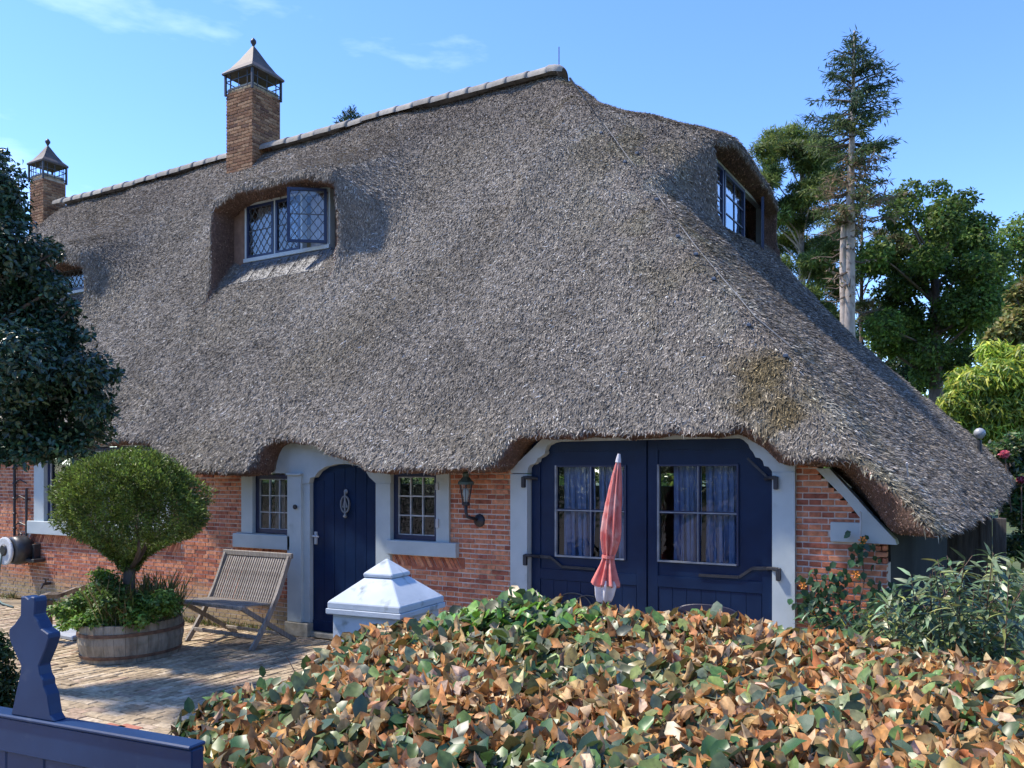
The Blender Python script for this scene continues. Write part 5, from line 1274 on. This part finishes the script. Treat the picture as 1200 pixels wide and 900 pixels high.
leaves('side_leaves', P, ax, nr, rng.uniform(.045, .08, n), rng.uniform(.03, .05, n), cc, M['beech'], hedge, 'fold', kind='stuff')
# twigs and the dark inner mass
m = MB()
for i in range(260):
    la, t_ = rng.uniform(-1.0, 3.3), rng.uniform(1.8, 4.1); la_, tq = np.array(la), np.array(t_)
    if not inside(la_, tq): continue
    q = camxy(la_, tq); zt_ = float(htop(la_, tq)); a = np.array((q[0], q[1], zt_-.35)); b = a+np.array((rng.normal(0, .10), rng.normal(0, .10), .32+.05*rng.random())); limb(m, a, b, .006, .002, .05, 4, 4)
m.build('twigs', M['twig'], hedge, kind='stuff')
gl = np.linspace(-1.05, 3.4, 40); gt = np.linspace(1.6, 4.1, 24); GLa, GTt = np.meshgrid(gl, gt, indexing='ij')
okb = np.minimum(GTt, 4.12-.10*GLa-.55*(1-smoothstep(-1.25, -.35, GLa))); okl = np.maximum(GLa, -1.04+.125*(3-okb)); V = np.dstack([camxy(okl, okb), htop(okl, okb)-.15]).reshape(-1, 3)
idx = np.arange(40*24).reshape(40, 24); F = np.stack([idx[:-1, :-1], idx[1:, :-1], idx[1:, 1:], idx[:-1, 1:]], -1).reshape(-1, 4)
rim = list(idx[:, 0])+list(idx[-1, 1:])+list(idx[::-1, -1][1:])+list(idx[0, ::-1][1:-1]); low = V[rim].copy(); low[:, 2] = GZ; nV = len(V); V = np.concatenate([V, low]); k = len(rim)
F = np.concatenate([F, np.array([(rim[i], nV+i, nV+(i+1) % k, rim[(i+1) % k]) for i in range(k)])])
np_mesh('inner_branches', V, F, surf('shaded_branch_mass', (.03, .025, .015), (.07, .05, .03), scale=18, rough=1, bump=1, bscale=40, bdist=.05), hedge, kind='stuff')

# ================================================================ SHRUB AND CLIMBER at the right
def stemplant(root, tips, name, nleaf, Lr, Wr, pal, leafm, droop=.6, shape='lance'):
    m = MB(); PP, AX, NN = [], [], []
    for tip in tips:
        a = np.array(root, float)+np.array((rng.normal(0, .18), rng.normal(0, .15), 0)); b = np.array(tip, float); mid = (a+b)/2+np.array((0, 0, .25))+rng.normal(0, .05, 3)
        ts = np.linspace(0, 1, 9); pts = [(1-s)**2*a+2*s*(1-s)*mid+s*s*b for s in ts]; m.tube(pts, list(np.linspace(.007, .002, 9)), 4)
        nl = int(nleaf)
        for q in range(nl):
            s = .25+.75*(q+rng.random())/nl; p = (1-s)**2*a+2*s*(1-s)*mid+s*s*b; tg = unit(2*(1-s)*(mid-a)+2*s*(b-mid)); sd = unit(np.cross(tg, rng.normal(size=3)))
            PP.append(p); AX.append(tg*.55+sd*.9+np.array((0, 0, -droop*rng.random()))); NN.append(np.array((0, 0, 1.))+rng.normal(0, .4, 3))
    m.build('stems', M['twig'], name, kind='stuff')
    n = len(PP); return leaves('leaves', np.array(PP), np.array(AX), np.array(NN), rng.uniform(*Lr, n), rng.uniform(*Wr, n), pick(pal, n, .18), leafm, name, shape, kind='stuff')
M['greygreen'] = leafmat('grey_green_leaf', rough=.38, spec=.55, trans=.2)
sb = at(1120, 554, 5.2); sb[2] = GZ
shrub = plant('lanceleaf_shrub', sb, 'arching shrub with narrow grey-green leaves, right of the barn doors under the low eave', 'shrub')
tips = []
for i in range(120):
    px = rng.uniform(985, 1230); lim = np.interp(px, [985, 1040, 1085, 1150, 1230], [735, 690, 652, 645, 655]); py = lim+rng.random()**1.3*110; tips.append(at(px, py, rng.uniform(4.5, 5.7)))
stemplant(sb, tips, shrub, 40, (.06, .14), (.017, .032), [(.11, .18, .08), (.16, .24, .11), (.21, .29, .15), (.085, .14, .06), (.28, .32, .10)], M['greygreen'])
s2 = at(1000, 554, 5.4); s2[2] = GZ
shrub2 = plant('young_shrub', s2, 'small leafy shrub with a few yellow leaves at the foot of the right-hand bricks', 'shrub')
tips = [at(rng.uniform(938, 1060), rng.uniform(705, 790), rng.uniform(5.0, 5.9)) for i in range(46)]
stemplant(s2, tips, shrub2, 30, (.045, .10), (.014, .028), [(.05, .11, .04), (.08, .16, .06), (.22, .24, .05), (.06, .10, .06)], M['greygreen'])
v0 = on_y(985, 760, -.08); vine = plant('climber', (v0[0], -.06, GZ), 'climbing plant with heart-shaped leaves and small orange flowers on the right-hand brick wall', 'climber')
m = MB(); vp, vn = [], []
for path in ([(985, 760), (975, 720), (960, 690), (955, 672)], [(1000, 760), (1005, 720), (1013, 680), (1010, 645), (1011, 632)], [(990, 760), (985, 715), (982, 690), (984, 670)], [(1010, 740), (1025, 700), (1040, 690)], [(975, 745), (955, 715), (948, 700)]):
    pts = [on_y(px, py, -.05-.03*rng.random()) for px, py in path]; m.tube(pts, .005, 5)
    for i in range(75):
        s = rng.random()*(len(pts)-1); k = int(s); p = pts[k]+(pts[min(k+1, len(pts)-1)]-pts[k])*(s-k); vp.append(p+np.array((rng.normal(0, .055), -.02-abs(rng.normal(0, .03)), rng.normal(0, .05))))
m.build('stem', M['twig'], vine, kind='stuff'); n = len(vp); nr = unit(np.array((.1, -1, .5))+rng.normal(0, .35, (n, 3)))
leaves('leaves', np.array(vp), unit(np.array((0, -.1, -1))+rng.normal(0, .5, (n, 3))), nr, rng.uniform(.045, .08, n), rng.uniform(.04, .065, n), pick([(.05, .12, .05), (.07, .16, .06), (.04, .09, .05)], n, .15), M['leaf'], vine, 'fold', kind='stuff')
orange = surf('orange_petal', (.7, .22, .03), (.8, .32, .05), rough=.6, scale=20)
for px, py in ((1011, 633), (941, 686), (953, 716), (1003, 673), (1028, 700)):
    p = on_y(px, py, -.12); m = MB()
    for q in range(6):
        a = q*1.047; m.add([(p[0], p[1], p[2]), (p[0]+.028*math.cos(a-.35), p[1]-.008, p[2]+.028*math.sin(a-.35)), (p[0]+.036*math.cos(a), p[1]-.004, p[2]+.036*math.sin(a)), (p[0]+.028*math.cos(a+.35), p[1]-.008, p[2]+.028*math.sin(a+.35))], [(0, 1, 2, 3)])
    m.lathe([(.009, .0), (.004, -.012)], (p[0], p[1]-.002, p[2]), n=6, axis='y'); m.build('flower', orange, vine)
# shrub at the left behind the gate
lb_ = at(-10, 554, 5.6); lb_[2] = GZ; lsh = plant('low_shrub', lb_, 'dark small-leaved shrub at the left edge behind the blue gate', 'shrub')
foliage('leaves', [(at(px, py, 5.6), r/1000*5.6) for px, py, r in ((-15, 770, 30), (-5, 800, 28), (2, 830, 24), (-20, 830, 40), (0, 765, 15), (-8, 750, 14), (6, 800, 14))], 5000, (.03, .05), (.012, .022), [(.02, .05, .015), (.035, .075, .02), (.05, .09, .03)], M['leaf'], lsh, 'fold', shell=.2, squash=1)
foot_ = MB(); foot_.tube([lb_, at(-5, 790, 5.6)], .02, 6); foot_.build('stem', M['bark'], lsh)
# weeds along the wall foot
n = 2600; xs2 = rng.uniform(-13.5, -1.0, n); kx = (vnoise(np.column_stack([xs2, xs2*0, xs2*0]), 2.5, 30) > -.1) & ~((xs2 > door['x0']-.1) & (xs2 < door['x1'])); xs2 = xs2[kx]; n = len(xs2)
leaves('wall_foot_weeds', np.column_stack([xs2, rng.uniform(-.16, -.01, n), np.full(n, GZ)]), unit(np.column_stack([rng.normal(0, .5, (n, 2)), np.ones(n)])), sph(n), rng.uniform(.03, .12, n), rng.uniform(.008, .02, n), pick([(.08, .13, .03), (.14, .16, .05), (.22, .18, .09)], n), M['leaf'], None, 'lance', kind='stuff')

# ================================================================ BACKGROUND TREES
def groundpt(px, t): p = at(px, 554, t); p[2] = GZ; return p
def tree(name, px, t, clumps, n, L_, W_, pal, label, cat='tree', group=None, bark='bark', trunk=(.25, .08), mat='matte', top=None, **kw):
    g = groundpt(px, t); e = plant(name, g, label, cat, group); C = [(at(a, b, t+c), r/1000*t) for a, b, c, r in clumps]
    m = MB(); tz = top if top else max(c[2] for c, r in C)-.5; pts = limb(m, g, (g[0], g[1], tz), trunk[0], trunk[1], .01, 10, 8); m.build('trunk', M[bark], e, smooth=True)
    m = MB()
    for c, r in C[::2]: k = np.clip((c[2]-1.0-g[2])/(tz-g[2]), .15, .95); limb(m, g+(np.array((g[0], g[1], tz))-g)*k, c, trunk[0]*.35*(1-k*.6), .015, .06, 5, 4)
    m.build('limbs', M[bark], e, kind='stuff')
    foliage('crown', C, n, L_, W_, pal, M[mat], e, **kw); return e
OAK = [(.085, .145, .028), (.11, .185, .035), (.14, .225, .045), (.20, .28, .055), (.06, .105, .028)]
def blob(cx, cy, rx, ry, n, r, dt=1.5, seed=0, edge=.9):
    g = np.random.default_rng(seed); out_ = []
    for i in range(n):
        a = g.uniform(0, 6.28); s = math.sqrt(g.random())*edge; out_.append((cx+rx*s*math.cos(a), cy+ry*s*math.sin(a), g.uniform(-dt, dt), r*g.uniform(.65, 1.2)))
    return out_
oak = blob(1095, 335, 84, 112, 52, 22, 2.2, 3)+[(1070, 225, 0, 16), (1100, 222, 1, 14), (1130, 235, 0, 16), (1150, 262, 0, 16), (1050, 235, 0, 14), (1085, 440, 0, 20), (1040, 400, 0, 22), (1120, 420, 0, 22), (1165, 300, 0, 16), (1030, 300, 0, 16)]
tree('oak_tree', 1095, 26, oak, 46000, (.10, .17), (.06, .10), OAK, 'broad dark-green oak behind the hip end of the roof, sky showing through its crown', trunk=(.32, .10), clumptone=.22, squash=.8, top=8.2)
tree('oak_tree', 1215, 31, blob(1215, 360, 50, 110, 22, 26, 1.5, 5), 14000, (.11, .18), (.08, .12), OAK, 'dark-green tree cut by the right edge of the photo', trunk=(.3, .1), clumptone=.2, squash=.8)
tree('oak_tree', 1178, 34, blob(1178, 420, 44, 90, 18, 22, 1.5, 6), 11000, (.11, .18), (.08, .12), [(.03, .07, .025), (.04, .085, .03)], 'far dark-green tree seen between the oak and the right edge', trunk=(.25, .08), squash=.8)
tree('oak_tree', 1030, 38, blob(1030, 430, 70, 60, 22, 24, 2, 7), 14000, (.12, .2), (.09, .14), [(.03, .07, .025), (.045, .09, .03)], 'far low tree behind the foot of the tall conifer', trunk=(.25, .08), squash=.8)
# layered pine left of the tall conifer
pn = []
g_ = np.random.default_rng(12)
for y_, w_ in ((165, 34), (180, 44), (200, 40), (215, 46), (235, 40), (258, 46), (280, 42), (300, 46), (322, 44), (345, 44), (365, 36)):
    for i in range(8): pn.append((936+g_.uniform(-w_, w_)+(12 if y_ > 250 else 0), y_+g_.normal(0, 7), g_.uniform(-1, 1), g_.uniform(10, 19)))
tree('pine_tree', 940, 25, pn, 60000, (.12, .24), (.022, .036), [(.14, .20, .05), (.19, .26, .06), (.25, .30, .07), (.10, .15, .045)], 'yellow-green pine with layered boughs left of the tall conifer', trunk=(.16, .05), squash=.5, bark='palebark', clumptone=.25, shell=.1)
tree('pine_tree', 1010, 27, [(1010+g_.uniform(-45, 50), y_+g_.normal(0, 6), g_.uniform(-1, 1), g_.uniform(8, 13)) for y_ in range(250, 372, 12) for i in range(3)], 14000, (.12, .22), (.02, .034), [(.13, .18, .05), (.19, .21, .07), (.22, .17, .09)], 'sparse yellowish conifer growing behind the two pale stems', trunk=(.10, .04), squash=.5, clumptone=.25, shell=.1)
# tall conifer: two pale stems, drooping whorled boughs
T_ = 22.0
con = plant('tall_conifer', groundpt(993, T_), 'tallest tree, a thin ragged conifer with a bare pale double stem', 'tree')
def cpt(px, py, dt=0): return at(px, py, T_+dt)
m = MB(); b = groundpt(994, T_); m.tube([b, cpt(994, 380), cpt(995, 320), cpt(996, 260), cpt(998, 180), cpt(1000, 100), cpt(1001, 36)], [.26, .17, .15, .12, .08, .05, .012], 10); m.build('trunk', M['palebark'], con, smooth=True)
m = MB(); m.tube([groundpt(990, T_), cpt(989, 372), cpt(988, 310), cpt(988, 270), cpt(990, 240)], [.2, .10, .09, .06, .03], 8); m.build('trunk', M['palebark'], con, smooth=True)
m = MB(); PP, AX, CC = [], [], []; m2 = MB()
g_ = np.random.default_rng(5)
ys = list(np.arange(42, 262, 7.0))+list(range(262, 372, 14))
for y_ in ys:
    w_ = np.interp(y_, [36, 60, 85, 120, 150, 200, 250, 300, 370], [3, 14, 28, 40, 48, 44, 44, 40, 30])
    for i in range(6 if y_ < 262 else 3):
        a = g_.uniform(0, 6.28); l_ = w_/1000*T_*g_.uniform(.4, 1.25); c = cpt(1001-(y_-36)*.022, y_); dirv = np.array((math.cos(a), math.sin(a), 0))
        up_t = .30 if y_ < 120 else (.05 if y_ < 200 else -.10)
        pts = [c, c+dirv*l_*.5+np.array((0, 0, l_*(up_t-.10))), c+dirv*l_+np.array((0, 0, l_*(up_t+.02)))]
        m2.tube(pts, [.028, .018, .006], 4)
        dead = y_ > 262 or (y_ > 190 and g_.random() < .35)
        k = int((80 if y_ < 262 else 12)*l_)
        for q in range(k):
            s = g_.uniform(.25, 1.05); p = pts[0]*(1-s)**2+2*s*(1-s)*pts[1]+s*s*pts[2]+g_.normal(0, .075, 3)*np.array((1, 1, .5)); PP.append(p); AX.append(dirv*.6+g_.normal(0, .5, 3)+np.array((0, 0, -.25)))
            CC.append((.26, .18, .11) if dead and g_.random() < .75 else ((.05, .09, .04) if y_ < 150 else (.10, .14, .045)))
m2.build('boughs', M['bark'], con, kind='stuff')
PP = np.array(PP); n = len(PP); leaves('needles', PP, np.array(AX), sph(n), rng.uniform(.10, .26, n), rng.uniform(.02, .045, n), np.array(CC)*(1+rng.normal(0, .25, (n, 1))).clip(.3, 2), M['matte'], con, 'diamond', kind='stuff')
# treetop above the ridge
tt_ = [(410, 136, 0, 10), (402, 142, .5, 9), (420, 140, 0, 8), (412, 130, 0, 6), (425, 146, 0, 8), (398, 150, 0, 9), (412, 155, 0, 14), (412, 180, 0, 20), (412, 210, 0, 26)]
tree('pine_tree', 412, 40, tt_, 5200, (.12, .26), (.03, .06), [(.03, .07, .03), (.05, .09, .04)], 'treetop just showing above the ridge right of the chimney', trunk=(.25, .05), squash=.7, shell=.1)
# bamboo and yellow-green shrubs
bam = [(1120, 470, 0, 18), (1140, 450, 0, 24), (1170, 440, 0, 28), (1195, 450, 0, 30), (1150, 480, 0, 28), (1180, 480, 0, 30), (1130, 440, .5, 16), (1165, 410, .5, 18), (1200, 500, 0, 30), (1165, 505, 0, 22), (1210, 420, 0, 26), (1145, 500, 0, 20), (1120, 490, 0, 12), (1220, 470, 0, 30)]
tree('bamboo', 1175, 15, bam, 16000, (.12, .22), (.022, .04), [(.22, .32, .04), (.33, .42, .05), (.15, .25, .04), (.48, .50, .06)], 'bright yellow-green bamboo clump at the right edge above the roof', cat='bamboo', trunk=(.04, .02), droop=.8, shape='lance', clumptone=.22, mat='leaf')
yel = [(1185, 385, 0, 18), (1170, 395, 0, 14), (1200, 375, 0, 18), (1190, 365, .5, 12), (1205, 400, 0, 22), (1215, 340, .5, 22), (1190, 345, .5, 10)]
tree('yellow_maple', 1200, 17, yel, 6000, (.08, .14), (.05, .08), [(.24, .22, .06), (.32, .28, .09), (.16, .20, .05)], 'golden-yellow small tree at the right edge above the bamboo', cat='tree', trunk=(.06, .03), clumptone=.2, mat='leaf')
low = [(1180, 530, 0, 16), (1200, 560, 0, 22), (1205, 600, 0, 26), (1200, 640, 0, 22), (1165, 525, .6, 10), (1215, 530, 0, 22), (1192, 585, 0, 12), (1190, 515, 0, 12), (1230, 580, 0, 30)]
tree('garden_shrub', 1205, 13, low, 9000, (.05, .10), (.03, .06), [(.06, .15, .04), (.10, .20, .05), (.24, .26, .08), (.08, .12, .08)], 'leafy garden shrub at the right edge beside the low eave', cat='shrub', trunk=(.03, .02), mat='leaf')
fl = plant('flower_cluster', at(1182, 540, 12.6), 'pink flower head beside the roof corner at the right edge', 'flowers'); pk = surf('pink_petal', (.55, .10, .16), (.70, .22, .26), scale=20, rough=.7)
for nm, cl_ in (('blossom', [(at(1177, 532, 12.6), .05)]), ('blossom', [(at(1197, 562, 12.6), .05)])):
    foliage(nm, cl_, 260, (.03, .05), (.02, .04), [(.55, .08, .14), (.7, .2, .22)], M['leaf'], fl, 'fold', kind=None)
m = MB(); m.tube([at(1177, 530, 12.6), at(1185, 600, 12.6)], .01, 5); m.tube([at(1197, 560, 12.6), at(1197, 620, 12.6)], .01, 5); m.build('stem', M['twig'], fl)
bp_ = at(1148, 508, 12.2); ball = empty('globe_lamp_post', (bp_[0], bp_[1], GZ), label='pale round globe just above the right slope of the thatch', cat='globe')
m = MB(); m.lathe([(.004, -.08), (.04, -.07), (.07, -.03), (.08, 0), (.07, .04), (.04, .07), (.004, .08)], tuple(bp_), n=16); m.build('globe', surf('grey_globe', (.22, .24, .26), (.40, .42, .44), scale=9, rough=.4), ball, smooth=True)
m = MB(); m.tube([(bp_[0], bp_[1], GZ), (bp_[0], bp_[1], bp_[2]-.09)], .03, 8); m.build('post', M['iron'], ball)

# ================================================================ far wood all round, one ragged mass
cl = []
for i in range(240):
    a = 2*math.pi*i/240+rng.normal(0, .01); r = 62+rng.uniform(-6, 8); fx = math.cos(a)*r; fy = math.sin(a)*r
    hgt = 7+3*math.sin(a*5)+2*math.sin(a*13)
    if math.cos(a+math.pi/2) > .2: hgt += 9  # unseen trees behind the camera, raised to darken the window reflections
    for z in (1.2, hgt*.3, hgt*.55, hgt*.8): cl.append((np.array((fx, fy, z)), 3.4))
wood = plant('far_wood', (0, 62, GZ), 'x', 'x'); bpy.data.objects.remove(wood)
P, d, k = clump_cloud(cl, 110000, .5, .9); n = len(P)
leaves('far_wood', P, unit(d+rng.normal(0, .5, (n, 3))), sph(n), rng.uniform(.5, .9, n), rng.uniform(.4, .7, n), pick(OAK, n, .2)*.9, M['matte'], None, 'diamond', kind='stuff')
